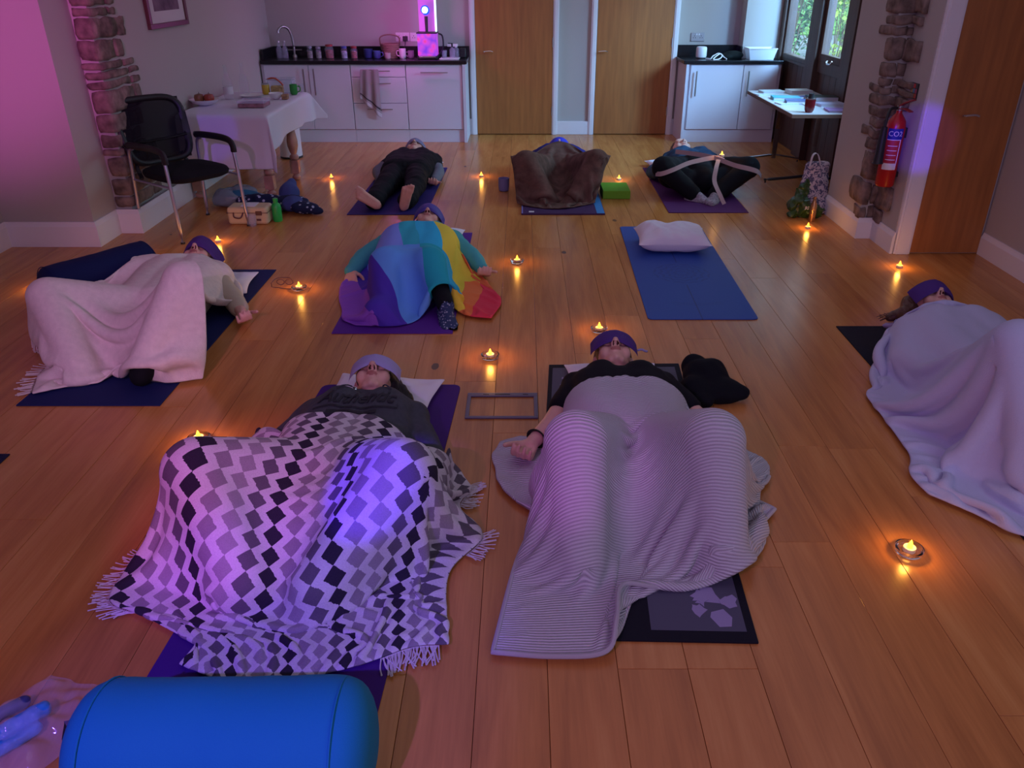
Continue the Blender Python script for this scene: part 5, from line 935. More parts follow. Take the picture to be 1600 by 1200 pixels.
# ------------------------------------------------------------------ cloth solver (position based) used for every blanket
def resample(P, n):
    P = np.array(curve(P, 8)) if len(P) > 2 else np.array(P, float); d = np.r_[0, np.cumsum(np.linalg.norm(np.diff(P, axis=0), axis=1))]; s = np.linspace(0, d[-1], n); return np.stack([np.interp(s, d, P[:, k]) for k in range(3)], 1)
def drape(top, right, bottom, left, caps, nu, nv, steps=70, ex=1.05, ey=1.03, slope=2.2, zfloor=.010, inner=7, seed=1, amp=.01, fold=None, pin=(1, 1, 1, 1), release=.5, ridge=(), post=1):
    """top: TL->TR, right: TR->BR, bottom: BL->BR, left: TL->BL"""
    T, B = resample(top, nu+1), resample(bottom, nu+1); L, R = resample(left, nv+1), resample(right, nv+1)
    u = np.linspace(0, 1, nu+1)[None, :, None]; v = np.linspace(0, 1, nv+1)[:, None, None]
    X = (1-v)*T[None]+v*B[None]+(1-u)*L[:, None]+u*R[:, None]-((1-u)*(1-v)*T[0]+u*(1-v)*T[-1]+(1-u)*v*B[0]+u*v*B[-1])
    A = np.array([c[0] for c in caps]); Bc = np.array([c[1] for c in caps]); RA = np.array([c[2] for c in caps])+.007; RB = np.array([c[3] for c in caps])+.007
    S = np.linspace(0, 1, 9)[None, :, None]; sp = (A[:, None]*(1-S)+Bc[:, None]*S).reshape(-1, 3); sr = (RA[:, None]*(1-S[..., 0])+RB[:, None]*S[..., 0]).ravel()
    for (ra_, rb_, r_) in ridge:
        q_ = np.linspace(0, 1, 14)[:, None]; sp = np.r_[sp, np.array(ra_)*(1-q_)+np.array(rb_)*q_]; sr = np.r_[sr, np.full(14, r_)]
    flat = X[..., :2].reshape(-1, 1, 2); dd = np.linalg.norm(flat-sp[None, :, :2], axis=2); inside = np.sqrt(np.maximum(sr**2-np.minimum(dd, sr)**2, 0))
    Hh = np.where(dd < sr*.9, sp[:, 2]+inside, sp[:, 2]+sr*.43-slope*(dd-sr*.9)); Z = np.maximum(Hh.max(1).reshape(nv+1, nu+1), zfloor)
    bd = np.minimum(np.minimum(np.arange(nu+1)[None, :], nu-np.arange(nu+1)[None, :])*1., np.minimum(np.arange(nv+1)[:, None], nv-np.arange(nv+1)[:, None]))
    wgt = np.clip(bd/4, 0, 1); zb = X[..., 2]; X[..., 2] = np.maximum(zb*(1-wgt)+Z*wgt, zfloor)
    Xs = X.copy()
    for _ in range(14):
        Xs[1:-1, 1:-1, 2] = np.maximum(.25*(Xs[:-2, 1:-1, 2]+Xs[2:, 1:-1, 2]+Xs[1:-1, :-2, 2]+Xs[1:-1, 2:, 2]), X[1:-1, 1:-1, 2]-.02)
    X = Xs; rest = X.copy()
    lu = np.linalg.norm(X[:, 1:]-X[:, :-1], axis=2)*ex; lv = np.linalg.norm(X[1:]-X[:-1], axis=2)*ey
    # even the rest lengths so that the weave stays regular
    lu = .45*lu+.55*lu.mean(); lv = .45*lv+.55*lv.mean()
    du = np.sqrt(lu[:-1]**2+lv[:, :-1]**2)
    r = np.random.default_rng(seed); nz = r.normal(size=X.shape)
    for _ in range(3): nz[1:-1, 1:-1] = (nz[:-2, 1:-1]+nz[2:, 1:-1]+nz[1:-1, :-2]+nz[1:-1, 2:])/3.2
    X += nz*amp*wgt[..., None]
    if fold is not None: X[..., 2] += fold(u[..., 0], v[..., 0])*wgt
    pins = np.zeros((nv+1, nu+1)); 
    if pin[0]: pins[0] = 1
    if pin[1]: pins[:, -1] = 1
    if pin[2]: pins[-1] = 1
    if pin[3]: pins[:, 0] = 1
    im = 1-pins; Xp = X.copy(); g_ = np.array([0, 0, -.0009]); P0 = rest
    def con(X, ia, ib, l, k):
        a, b = X[ia], X[ib]; d = b-a; n = np.sqrt((d*d).sum(-1))+1e-9; ma, mb = im[ia], im[ib]; s = ma+mb; s[s == 0] = 1; c = (k*(n-l)/n)/s
        X[ia] += d*(c*ma)[..., None]; X[ib] -= d*(c*mb)[..., None]
    sl = slice
    def sets(n, st, off): return sl(off, n-st+0 if False else None)
    N, M = nv+1, nu+1
    hor = [((sl(None), sl(o, M-1, 2)), (sl(None), sl(o+1, M, 2)), lu[:, o::2]) for o in (0, 1)]
    ver = [((sl(o, N-1, 2), sl(None)), (sl(o+1, N, 2), sl(None)), lv[o::2]) for o in (0, 1)]
    sh = []
    for o in (0, 1):
        sh.append(((sl(o, N-1, 2), sl(0, M-1)), (sl(o+1, N, 2), sl(1, M)), du[o::2])); sh.append(((sl(o, N-1, 2), sl(1, M)), (sl(o+1, N, 2), sl(0, M-1)), du[o::2]))
    l2u = lu[:, 1:]+lu[:, :-1]; l2v = lv[1:]+lv[:-1]
    bend = []
    for o in (0, 1, 2, 3):
        nn = len(range(o, M-2, 4)); bend.append(((sl(None), sl(o, M-2, 4)), (sl(None), sl(o+2, M, 4)), l2u[:, o::4][:, :nn]))
        nn = len(range(o, N-2, 4)); bend.append(((sl(o, N-2, 4), sl(None)), (sl(o+2, N, 4), sl(None)), l2v[o::4][:nn]))
    AB = Bc-A; AB2 = (AB*AB).sum(1)+1e-9
    def project(X, n):
        for _ in range(n):
            Pf = X.reshape(-1, 3).copy(); act = np.where((Pf[:, 2] < .75) & (im.ravel() > 0))[0]; Q = Pf[act]
            t_ = np.clip(((Q[:, None]-A[None])*AB[None]).sum(2)/AB2, 0, 1); cl = A[None]+AB[None]*t_[..., None]; dv = Q[:, None]-cl; dn = np.linalg.norm(dv, axis=2)+1e-9; rad = RA+(RB-RA)*t_
            pen = rad-dn; j = pen.argmax(1); ar = np.arange(len(Q)); pj = pen[ar, j]; mm = pj > 0; nrm = dv[ar, j]/dn[ar, j][:, None]
            Q[mm] += nrm[mm]*pj[mm][:, None]
            low_ = mm & (nrm[:, 2] < -.1)                            # never slip under the body
            Q[low_, 2] = (cl[ar, j][low_, 2]+rad[ar, j][low_]); Pf[act] = Q; X = Pf.reshape(X.shape)
        return X
    for it in range(steps):
        V_ = (X-Xp)*.93; low = X[..., 2] < zfloor+.004; V_[low] *= .3; V_[..., :] = np.clip(V_, -.02, .02)
        Xp = X.copy(); X = X+(V_+g_)*im[..., None]
        for k in range(inner):
            for c in hor+ver: con(X, c[0], c[1], c[2], .95)
            for c in sh: con(X, c[0], c[1], c[2], .25)
            for c in bend: con(X, c[0], c[1], c[2], .12)
        X = project(X, 1)
        X[..., 2] = np.maximum(X[..., 2], zfloor)
    for _ in range(post):
        Y = X.copy(); Y[1:-1, 1:-1] = .5*X[1:-1, 1:-1]+.125*(X[:-2, 1:-1]+X[2:, 1:-1]+X[1:-1, :-2]+X[1:-1, 2:]); X = project(Y, 3)
    X[..., 2] = np.maximum(X[..., 2], zfloor)
    return X
def blanket(name, label, X, m, th=.006, sub=1, group=None, metric=0):
    N, M = X.shape[:2]; uv = np.stack(np.broadcast_arrays(np.linspace(0, 1, M)[None, :], 1-np.linspace(0, 1, N)[:, None]), -1).copy()
    lu = np.cumsum(np.linalg.norm(np.diff(X, axis=1), axis=2), axis=1); lv = np.cumsum(np.linalg.norm(np.diff(X, axis=0), axis=2), axis=0)
    ker = lambda a, ax: np.apply_along_axis(lambda r: np.convolve(np.pad(r, 14, mode='edge'), np.ones(29)/29, 'valid'), ax, a)
    lv = ker(lv/lv[-1:], 1); lv = lv/lv[-1:]
    uv[:, 1:, 0] = uv[:, 1:, 0]; uv[1:, :, 1] = uv[1:, :, 1]*(1-metric)+metric*(1-lv/lv[-1:]); uv = uv.reshape(-1, 2)
    Fs = [(j*M+i, (j+1)*M+i, (j+1)*M+i+1, j*M+i+1) for j in range(N-1) for i in range(M-1)]
    o = mk(name, X.reshape(-1, 3), Fs, m, None, True, uv); s = o.modifiers.new('s', 'SOLIDIFY'); s.thickness = th; s.offset = 1; b = o.modifiers.new('b', 'SUBSURF'); b.levels = b.render_levels = sub
    return tag(o, label, 'blanket', group)
def fringe(X, rng, parent, m, axis='left', ln=.06, step=1, r=.0022, seed=0, drop=True, per=2):
    rr = random.Random(seed); g = G(); N, M = X.shape[:2]
    for i in range(rng[0], rng[1]-1, step):
        for s in range(per):
            f = s/per
            if axis == 'left': p = X[i, 0]*(1-f)+X[i+1, 0]*f; d = X[i, 0]-X[i, 2]
            elif axis == 'right': p = X[i, M-1]*(1-f)+X[i+1, M-1]*f; d = X[i, M-1]-X[i, M-3]
            elif axis == 'bottom': p = X[N-1, i]*(1-f)+X[N-1, i+1]*f; d = X[N-1, i]-X[N-3, i]
            d = Vector((d[0], d[1], 0)).normalized(); j = Vector((rr.uniform(-.35, .35), rr.uniform(-.35, .35), 0)); p = Vector(p); L = ln*rr.uniform(.75, 1.2); e = p+(d+j).normalized()*L
            zf = .010; z1 = max(zf, p.z-.5*L); z2 = max(zf, p.z-L)
            if p.z > .05: e = p+d*L*.25+j*.01
            g.tube(curve([p, (p*.5+e*.5+Vector((rr.uniform(-.004, .004), rr.uniform(-.004, .004), 0))).to_tuple()[:2]+(z1,), (e.x, e.y, z2)], 3), [r]*6+[r*1.3], 4)
    o = g.obj('fringe', m, parent, smooth=True, fix=False); o['kind'] = 'stuff'; return o
def caps_of(J, r=.012, arms='lr', headr=True):
    C = torso_caps(J, r)+sum([leg_caps(J, s, r) for s in 'lr'], [])+sum([arm_caps(J, s, r+.006) for s in arms], [])
    return [(np.array(a), np.array(b), ra, rb) for a, b, ra, rb in C]

# ---- blanket materials
def uvmat(name, rough=.9, sheen=0): m = mat(name, (.5, .5, .5), rough, sheen=sheen); q = NT(m); u = q.n('ShaderNodeUVMap'); s = q.n('ShaderNodeSeparateXYZ'); q.l(u.outputs[0], s.inputs[0]); return m, q, s.outputs[0], s.outputs[1]
def addbump(q, hgt, st, dist):
    bp = q.n('ShaderNodeBump'); bp.inputs['Strength'].default_value = st; bp.inputs['Distance'].default_value = dist; q.l(hgt, bp.inputs['Height']); q.l(bp.outputs[0], q.b.inputs['Normal'])
def fuzz(q, scale):
    tc = q.n('ShaderNodeTexCoord'); n = q.n('ShaderNodeTexNoise'); n.inputs['Scale'].default_value = scale; n.inputs['Detail'].default_value = 3; q.l(tc.outputs['Object'], n.inputs[0]); return n.outputs[0]
M_chk, q, U, V__ = uvmat('chequered_wool')
fz = fuzz(q, 260); w1 = fuzz(q, 90)
us = q.m('ADD', q.m('MULTIPLY', U, 20.), q.m('MULTIPLY', w1, .12)); ki = q.m('FLOOR', us); fu = q.m('ABSOLUTE', q.m('SUBTRACT', q.m('FRACT', us), .5))
par = q.m('MODULO', ki, 2.); vs_ = q.m('ADD', q.m('MULTIPLY', V__, 21.), q.m('ADD', q.m('MULTIPLY', par, .5), q.m('MULTIPLY', w1, .12))); fv = q.m('ABSOLUTE', q.m('SUBTRACT', q.m('FRACT', vs_), .5))
mask = q.m('LESS_THAN', q.m('ADD', q.m('DIVIDE', fu, .50), q.m('DIVIDE', fv, .52)), .97)
colr = q.ramp(q.m('DIVIDE', q.m('ADD', q.m('MODULO', ki, 4.), .5), 4.), [(0, (.028, .022, .04)), (.25, (.28, .24, .28)), (.5, (.34, .30, .34)), (.75, (.13, .11, .14))], True)
mx_ = q.n('ShaderNodeMixRGB'); q.l(mask, mx_.inputs[0]); mx_.inputs[1].default_value = (.66, .63, .66, 1); q.l(colr, mx_.inputs[2])
m2_ = q.n('ShaderNodeMixRGB', blend_type='MULTIPLY'); m2_.inputs[0].default_value = .5; q.l(mx_.outputs[0], m2_.inputs[1]); q.l(q.ramp(fz, [(.3, (.7, .7, .7)), (.7, (1, 1, 1))]), m2_.inputs[2]); q.l(m2_.outputs[0], q.b.inputs['Base Color']); addbump(q, fz, .4, .004)
M_rib, q, U, V__ = uvmat('ribbed_fleece')
wv = q.m('SINE', q.m('MULTIPLY', q.m('ADD', V__, q.m('MULTIPLY', fuzz(q, 9), .006)), 2*PI*145)); fz = fuzz(q, 300)
q.l(q.ramp(q.m('ADD', q.m('MULTIPLY', wv, .5), .5), [(.0, (.40, .38, .42)), (.5, (.55, .53, .58)), (1, (.62, .60, .65))]), q.b.inputs['Base Color']); addbump(q, q.m('ADD', wv, q.m('MULTIPLY', fz, .8)), .55, .004)
M_rain, q, U, V__ = uvmat('rainbow_fleece')
wob = q.m('MULTIPLY', q.m('SUBTRACT', fuzz(q, 3), .5), .03); uu = q.m('ADD', U, wob)
lo = q.ramp(uu, [(0, (.30, .10, .60)), (.13, (.08, .04, .45)), (.28, (.13, .36, .85)), (.50, (.02, .42, .50)), (.60, (.03, .45, .70)), (.70, (.75, .60, .06)), (.785, (.80, .20, .06)), (.875, (.75, .05, .09))], True)
hi = q.ramp(uu, [(0, (.30, .10, .60)), (.10, (.08, .04, .45)), (.17, (.22, .30, .85)), (.42, (.03, .42, .55)), (.50, (.03, .48, .75)), (.60, (.75, .60, .06)), (.875, (.75, .16, .06))], True)
mx_ = q.n('ShaderNodeMixRGB'); q.l(q.m('GREATER_THAN', q.m('ADD', V__, wob), .55), mx_.inputs[0]); q.l(lo, mx_.inputs[1]); q.l(hi, mx_.inputs[2]); q.l(mx_.outputs[0], q.b.inputs['Base Color']); addbump(q, fuzz(q, 200), .3, .003)
M_cream_b = mat('cream_wool', (.74, .66, .60), .95, bump=.5, bscale=180, var=.06, vscale=40)
M_lilac_b = mat('lilac_fleece', (.52, .53, .70), .95, bump=.4, bscale=220)
M_brown_b = mat('brown_fleece', (.12, .065, .05), .9, bump=.4, bscale=120, var=.35, vscale=14)

# ---- chequered blanket
X = drape(top=[(-.94, 2.52, .02), (-.85, 2.46, .11), (-.72, 2.42, .21), (-.60, 2.41, .225), (-.48, 2.36, .20), (-.35, 2.36, .11), (-.27, 2.40, .02)],
          right=[(-.27, 2.40, .02), (-.18, 2.31, .012), (-.21, 2.18, .02), (-.13, 2.03, .012), (-.22, 1.85, .012), (-.20, 1.57, .012)],
          bottom=[(-.90, 1.50, .012), (-.74, 1.44, .012), (-.58, 1.45, .012), (-.42, 1.50, .012), (-.30, 1.56, .012), (-.20, 1.57, .012)],
          left=[(-.94, 2.52, .02), (-1.05, 2.30, .04), (-1.13, 2.05, .06), (-1.20, 1.84, .012), (-1.17, 1.72, .012), (-.95, 1.66, .012), (-.88, 1.60, .012), (-.90, 1.50, .012)],
          caps=caps_of(J2, .034), nu=96, nv=100, steps=55, ex=1.045, ey=1.04, slope=1.25, ridge=[((-.99, 2.0, .28), (-.36, 1.96, .30), .05)], inner=7, fold=lambda u, v: .016*np.sin(u*17+3*v)*(v > .3)+.012*np.sin(v*22)*(v < .35))
b2 = blanket('blanket', 'cream, grey and black diamond-chequered wool blanket over the person in the grey hoodie', X, M_chk, .007)
M_fri = mat('fringe_wool', (.60, .55, .58), .9)
fringe(X, (48, 88), b2, M_fri, 'left', .055, 1, .0019, 1); fringe(X, (13, 30), b2, M_fri, 'right', .055, 1, .0019, 2); fringe(X, (46, 60), b2, M_fri, 'right', .05, 1, .0019, 3); fringe(X, (72, 94), b2, M_fri, 'bottom', .06, 1, .0019, 4)
# ---- ribbed blanket
def f3(u, v): return .03*np.clip(v-.35, 0, 1)*np.sin(u*24+v*3)+.010*np.sin(v*60+u*6)*(v < .3)
X = drape(top=[(.15, 2.62, .03), (.20, 2.68, .12), (.29, 2.72, .205), (.40, 2.73, .225), (.50, 2.71, .205), (.60, 2.66, .11), (.66, 2.62, .03)],
          right=[(.66, 2.62, .03), (.82, 2.56, .012), (.90, 2.46, .012), (.86, 2.33, .012), (.76, 2.27, .012), (.845, 2.17, .012)],
          bottom=[(-.08, 1.54, .012), (.08, 1.525, .012), (.22, 1.535, .02), (.255, 1.62, .05), (.29, 1.77, .04), (.42, 1.79, .012), (.56, 1.87, .012), (.70, 2.0, .012), (.845, 2.17, .012)],
          left=[(.15, 2.62, .03), (.085, 2.50, .03), (.075, 2.35, .02), (.05, 2.15, .012), (-.02, 1.9, .012), (-.08, 1.54, .012)],
          caps=[c for c in caps_of(J3, .028, arms='r')], nu=104, nv=104, steps=60, ex=1.045, ey=1.03, slope=1.5, ridge=[((.165, 2.08, .33), (.59, 2.09, .33), .06), ((.37, 2.55, .20), (.37, 2.08, .31), .08), ((.2, 2.1, .30), (.2, 1.7, .02), .05), ((.45, 2.08, .28), (.45, 1.9, .10), .05)], inner=7, fold=f3, seed=4)
X3 = X
b3 = blanket('blanket', 'ribbed lilac-grey fleece blanket draped over two raised knees at front centre', X, M_rib, .008, metric=1)
G().tube([Vector(p)+Vector((0, 0, .006)) for p in np.r_[X[40:, 0][:-1], X[-1, :], X[60:, -1][::-1][1:]]], .0075, 8).obj('hem', mat('hem_lilac', (.42, .40, .43), .9), b3, smooth=True)
L_ = drape(top=[(.12, 2.60, .014), (.0, 2.65, .014), (-.085, 2.60, .014)], right=[(-.085, 2.60, .014), (-.115, 2.50, .014), (-.10, 2.42, .014), (-.085, 2.32, .014), (-.02, 2.21, .014)], bottom=[(.10, 2.18, .014), (.04, 2.16, .014), (-.02, 2.21, .014)], left=[(.12, 2.60, .014), (.10, 2.4, .014), (.10, 2.18, .014)],
    caps=[(np.array((.3, 2.5, -.3)), np.array((.3, 2.4, -.3)), .01, .01)], nu=24, nv=40, steps=0, post=0, amp=0)
L_[1:-1, 1:, 2] += np.array([[max(0, .010+.014*noise.noise(Vector((p[0]*14, p[1]*14, 2)))) for p in row] for row in L_[1:-1, 1:]])
N_, M2_ = L_.shape[:2]; o = mk('folded_edge', L_.reshape(-1, 3), [(j*M2_+i, j*M2_+i+1, (j+1)*M2_+i+1, (j+1)*M2_+i) for j in range(N_-1) for i in range(M2_-1)], M_rib, b3, True, np.stack(np.broadcast_arrays(np.linspace(0, .2, M2_)[None, :], np.linspace(.2, .5, N_)[:, None]), -1).reshape(-1, 2)); o.modifiers.new('s', 'SOLIDIFY').thickness = .010
# ---- cream fringed blanket
X = drape(top=[(-2.10, 4.22, .06), (-2.02, 4.30, .15), (-1.88, 4.32, .20), (-1.74, 4.28, .18), (-1.63, 4.21, .12), (-1.55, 4.12, .08)],
          right=[(-1.55, 4.12, .08), (-1.49, 3.93, .07), (-1.60, 3.78, .16), (-1.60, 3.62, .26), (-1.50, 3.43, .46), (-1.41, 3.32, .44), (-1.40, 3.22, .2), (-1.42, 3.14, .012)],
          bottom=[(-2.10, 2.99, .012), (-1.98, 3.06, .012), (-1.86, 3.10, .012), (-1.79, 3.17, .07), (-1.70, 3.12, .02), (-1.55, 3.10, .012), (-1.42, 3.14, .012)],
          left=[(-2.10, 4.22, .06), (-2.18, 4.0, .14), (-2.27, 3.78, .22), (-2.36, 3.60, .20), (-2.33, 3.44, .08), (-2.20, 3.34, .02), (-2.16, 3.15, .012), (-2.10, 2.99, .012)],
          caps=caps_of(J1, .018, arms='l')+[(np.array((-2.45, 3.98, .11)), np.array((-2.05, 4.2, .11)), .11, .11)], nu=60, nv=72, steps=55, ex=1.03, ey=1.03, slope=1.5, ridge=[((-2.22, 3.46, .27), (-1.50, 3.32, .38), .06)], inner=7, seed=5, amp=.006)
b1 = blanket('blanket', 'cream wool blanket with fringed left edge tented over raised knees on the left', X, M_cream_b, .010)
fringe(X, (34, 72), b1, mat('fringe_cream', (.62, .54, .48), .95), 'left', .07, 1, .0026, 7, per=2)
# ---- rainbow blanket
X = drape(top=[(-.99, 4.52, .02), (-.90, 4.78, .12), (-.76, 4.86, .22), (-.64, 4.88, .23), (-.52, 4.85, .22), (-.42, 4.78, .16), (-.34, 4.55, .02)],
          right=[(-.34, 4.55, .02), (-.27, 4.42, .012), (-.20, 4.33, .02), (-.13, 4.14, .012), (-.12, 4.02, .012), (-.165, 3.83, .012)],
          bottom=[(-.86, 3.74, .012), (-.74, 3.73, .012), (-.62, 3.74, .012), (-.53, 3.83, .02), (-.44, 4.0, .12), (-.36, 3.94, .02), (-.28, 3.86, .012), (-.165, 3.83, .012)],
          left=[(-.99, 4.52, .02), (-1.05, 4.35, .012), (-1.02, 4.12, .012), (-.97, 3.95, .012), (-.94, 3.82, .012), (-.86, 3.74, .012)],
          caps=caps_of(J5, .022, arms='')+[(np.array((-.72, 3.93, .05)), np.array((-.745, 3.80, .06)), .065, .065)], nu=72, nv=64, steps=50, ex=1.05, ey=1.03, slope=1.2, ridge=[((-.75, 4.14, .22), (-.51, 4.14, .22), .07), ((-.66, 4.75, .17), (-.63, 4.16, .20), .11), ((-.70, 4.1, .2), (-.66, 3.95, .10), .07)], inner=6, seed=6, fold=lambda u, v: .02*np.sin(u*26+v*2)*(v > .1))
b5 = blanket('blanket', 'rainbow colour-block fleece blanket from violet to red over the person in teal', X, M_rain, .006)
# ---- lilac blanket at the right
X = drape(top=[(1.70, 3.42, .05), (1.82, 3.54, .14), (1.95, 3.58, .20), (2.05, 3.575, .215), (2.17, 3.54, .19), (2.30, 3.42, .10), (2.42, 3.25, .012)],
          right=[(2.42, 3.25, .012), (2.50, 2.9, .012), (2.5, 2.5, .012), (2.45, 2.2, .012), (2.40, 1.92, .012)],
          bottom=[(1.40, 2.26, .012), (1.50, 2.15, .012), (1.60, 2.03, .012), (1.8, 1.95, .012), (2.1, 1.90, .012), (2.40, 1.92, .012)],
          left=[(1.70, 3.42, .05), (1.62, 3.25, .03), (1.57, 3.10, .012), (1.47, 3.0, .012), (1.46, 2.85, .012), (1.45, 2.62, .012), (1.44, 2.5, .012), (1.39, 2.38, .012), (1.40, 2.26, .012)],
          caps=caps_of(J4, .02), nu=76, nv=88, steps=50, ex=1.10, ey=1.07, slope=1.25, post=0, ridge=[((1.74, 2.53, .44), (2.06, 2.53, .44), .05)], inner=7, seed=8, amp=.008, fold=lambda u, v: .03*np.sin(v*26+u*7)*(v < .42)*(u < .75)+.02*np.sin(u*20)*(v > .5))
b4 = blanket('blanket', 'plain pale lilac fleece blanket over the person at the right edge', X, M_lilac_b, .010)
# rumpled hem at its foot end
# ---- brown blanket
X = drape(top=[(-.05, 6.62, .15), (.06, 6.90, .22), (.30, 7.12, .30), (.50, 6.95, .26), (.64, 6.62, .16)],
          right=[(.64, 6.62, .16), (.70, 6.42, .32), (.645, 6.30, .26), (.59, 6.20, .10), (.56, 6.12, .02)],
          bottom=[(-.045, 6.10, .02), (.06, 6.03, .015), (.20, 5.97, .015), (.34, 5.98, .02), (.46, 6.06, .015), (.56, 6.12, .02)],
          left=[(-.05, 6.62, .15), (-.10, 6.42, .32), (-.075, 6.28, .25), (-.06, 6.18, .1), (-.045, 6.10, .02)],
          caps=caps_of(J7, .02, arms=''), nu=54, nv=54, steps=45, ex=1.02, ey=1.03, slope=3, ridge=[((-.0, 6.32, .31), (.60, 6.32, .31), .03), ((-.0, 6.22, .2), (.56, 6.2, .2), .03), ((-.0, 6.14, .08), (.55, 6.12, .08), .03)], inner=6, seed=9, fold=lambda u, v: .02*np.sin(u*22)*(v > .7))
b7 = blanket('blanket', 'dark brown fleece blanket raised on bent knees at the back centre', X, M_brown_b, .008)

# ------------------------------------------------------------------ pillows, eye pillows, bolsters
def pillow(name, label, c, sx, sy, h, rz, m, seed=0, cat='pillow', tilt=0, par=None, n=26, wr=.006, corner=.08, group=None):
    V = []; M_ = Matrix.Translation(c) @ Matrix.Rotation(rz, 4, 'Z') @ Matrix.Rotation(tilt, 4, 'X')
    def pt(u, v, s):
        e = max(0, (1-abs(u)**3.2))*max(0, (1-abs(v)**3.2)); hh = h/2*e**.5
        k = 1-corner*(1-max(abs(u), abs(v))**6)*0-corner*((1-u*u)*abs(v)**4+(1-v*v)*abs(u)**4)
        p = Vector((u*sx/2*k, v*sy/2*k, s*hh)); q_ = p*7+Vector((seed*3.1, 0, 0)); d = noise.noise(q_)+.6*noise.noise(q_*2.6)
        p.z += s*d*wr*(2 if s > 0 else .4)*(.4+e); p.z += h/2
        p.z = max(p.z, .004); return M_ @ p
    W = n+1; V = [pt(-1+2*i/n, -1+2*j/n, 1) for j in range(W) for i in range(W)]+[pt(-1+2*i/n, -1+2*j/n, -1) for j in range(W) for i in range(W)]
    Fs = [(j*W+i, j*W+i+1, (j+1)*W+i+1, (j+1)*W+i) for j in range(n) for i in range(n)]; Fs += [tuple(x+W*W for x in f[::-1]) for f in Fs]
    per = [i for i in range(W)]+[j*W+n for j in range(1, W)]+[n*W+i for i in range(n-1, -1, -1)]+[j*W for j in range(n-1, 0, -1)]
    Fs += [(per[k], per[k]+W*W, per[(k+1) % len(per)]+W*W, per[(k+1) % len(per)]) for k in range(len(per))]
    g = G().add(V, Fs); o = g.obj(name, m, par, smooth=True); b = o.modifiers.new('b', 'SUBSURF'); b.levels = b.render_levels = 1
    return tag(o, label, cat, group) if label else o
M_pw = mat('pillow_white', (.76, .74, .82), .9, bump=.2, bscale=60)
pillow('pillow', 'plump white pillow at the head of the bright blue mat', (.975, 5.06, .005), .47, .40, .15, -.03, M_pw, 1, wr=.012)
pillow('pillow', 'flat white pillow under the head of the person in the hoodie', (-.60, 2.92, .006), .47, .42, .055, -.14, M_pw, 2, wr=.010)
pillow('pillow', 'white pillow under the head of the person with the rainbow blanket', (-.63, 5.17, .006), .48, .32, .075, .02, M_pw, 3)
pillow('pillow', 'thin white pillow under the head of the person in the black t-shirt', (.40, 3.12, .007), .42, .28, .045, .04, M_pw, 4)
pillow('pillow', 'white pillow mostly hidden under the cream-blanketed person', (-1.80, 4.30, .006), .50, .36, .05, .1, M_pw, 5)
pillow('pillow', 'mauve-white pillow beside the shoulder of the strapped person', (1.36, 7.42, .008), .42, .34, .07, .1, M_pw, 6)
pillow('pillow', 'small pale pillow under the head of the barefoot person', (-.97, 7.47, .008), .40, .30, .05, -.25, M_pw, 7)
def eye_pillow(hd, label, m, ls=.24, ws=.095, h=.03, rot=0.0, up=.012, name='eye_pillow', sag=.055, off=.106, nose=.0):
    c = hd['c']; f, t_, s = hd['f'], hd['t'], hd['s']; n, k = 28, 10; V = []; Fs = []
    for sd in (1, -1):
        for j in range(k+1):
            for i in range(n+1):
                u = -1+2*i/n; v = -1+2*j/k; e = (max(0, 1-abs(u)**4)*max(0, 1-abs(v)**3))**.5
                Rw = .098; th_ = u*ls/2/Rw; x = Rw*math.sin(th_)*(.9+.18*abs(u)); y = v*ws/2; dr = Rw*(1-math.cos(th_))*(sag/.055)
                z_ = off*hd['k']-dr+sd*h/2*e+.003*noise.noise(Vector((x*40, y*40, 3))); x += .010*sd*math.sin(th_)*.0
                notch = nose*math.exp(-(x/.02)**2)*max(0, -v); y2 = y+notch
                p = c+s*(x*math.cos(rot)-y2*math.sin(rot))+t_*(up+x*math.sin(rot)+y2*math.cos(rot))+f*z_; V.append(p)
    W = n+1; K = W*(k+1); Fs = [(j*W+i, j*W+i+1, (j+1)*W+i+1, (j+1)*W+i) for j in range(k) for i in range(n)]; Fs += [tuple(x+K for x in q_[::-1]) for q_ in Fs]
    per = [i for i in range(W)]+[j*W+n for j in range(1, k+1)]+[k*W+i for i in range(n-1, -1, -1)]+[j*W for j in range(k-1, 0, -1)]
    Fs += [(per[q_], per[q_]+K, per[(q_+1) % len(per)]+K, per[(q_+1) % len(per)]) for q_ in range(len(per))]
    o = G().add(V, Fs).obj(name, m, None, smooth=True); return tag(o, label, 'eye pillow')
M_ep = mat('eye_pillow_purple', (.075, .03, .19), .75, bump=.2, bscale=200); M_el = mat('eye_pillow_lilac', (.36, .33, .60), .8, bump=.2, bscale=200); M_eb = mat('eye_pillow_violet', (.06, .04, .30), .6)
eye_pillow(h2, 'lilac eye pillow on the person in the grey hoodie', M_el, .27, .085, .02, .03, .018, nose=.012)
ep = eye_pillow(h3, 'purple eye pillow with a pale tag on the person in the black t-shirt', M_ep, .25, .10, .026, -.03, .020, nose=.012)
pt_ = h3['c']+h3['s']*(-.142 if False else -.14)+h3['t']*.005+h3['f']*.055
sgn = 1 if h3['s'].x > 0 else -1
tg = h3['c']+h3['s']*(sgn*.100)+h3['t']*.020+h3['f']*.035; G().tube(curve([tg, tg+Vector((.02, .0, .005)), tg+Vector((.035, -.004, .0)), tg+Vector((.045, -.0, -.004))], 4), .005, 6).obj('pale_tag', MATS['print_lilac'], ep, smooth=True)
eye_pillow(h5, 'violet-blue eye pillow on the person with the rainbow blanket', M_eb, .27, .10, .035, .05, .022, nose=.01, sag=.075)
eye_pillow(h4, 'purple eye pillow on the person at the right edge', M_ep, .25, .10, .035, .0, .022, nose=.01, sag=.06)
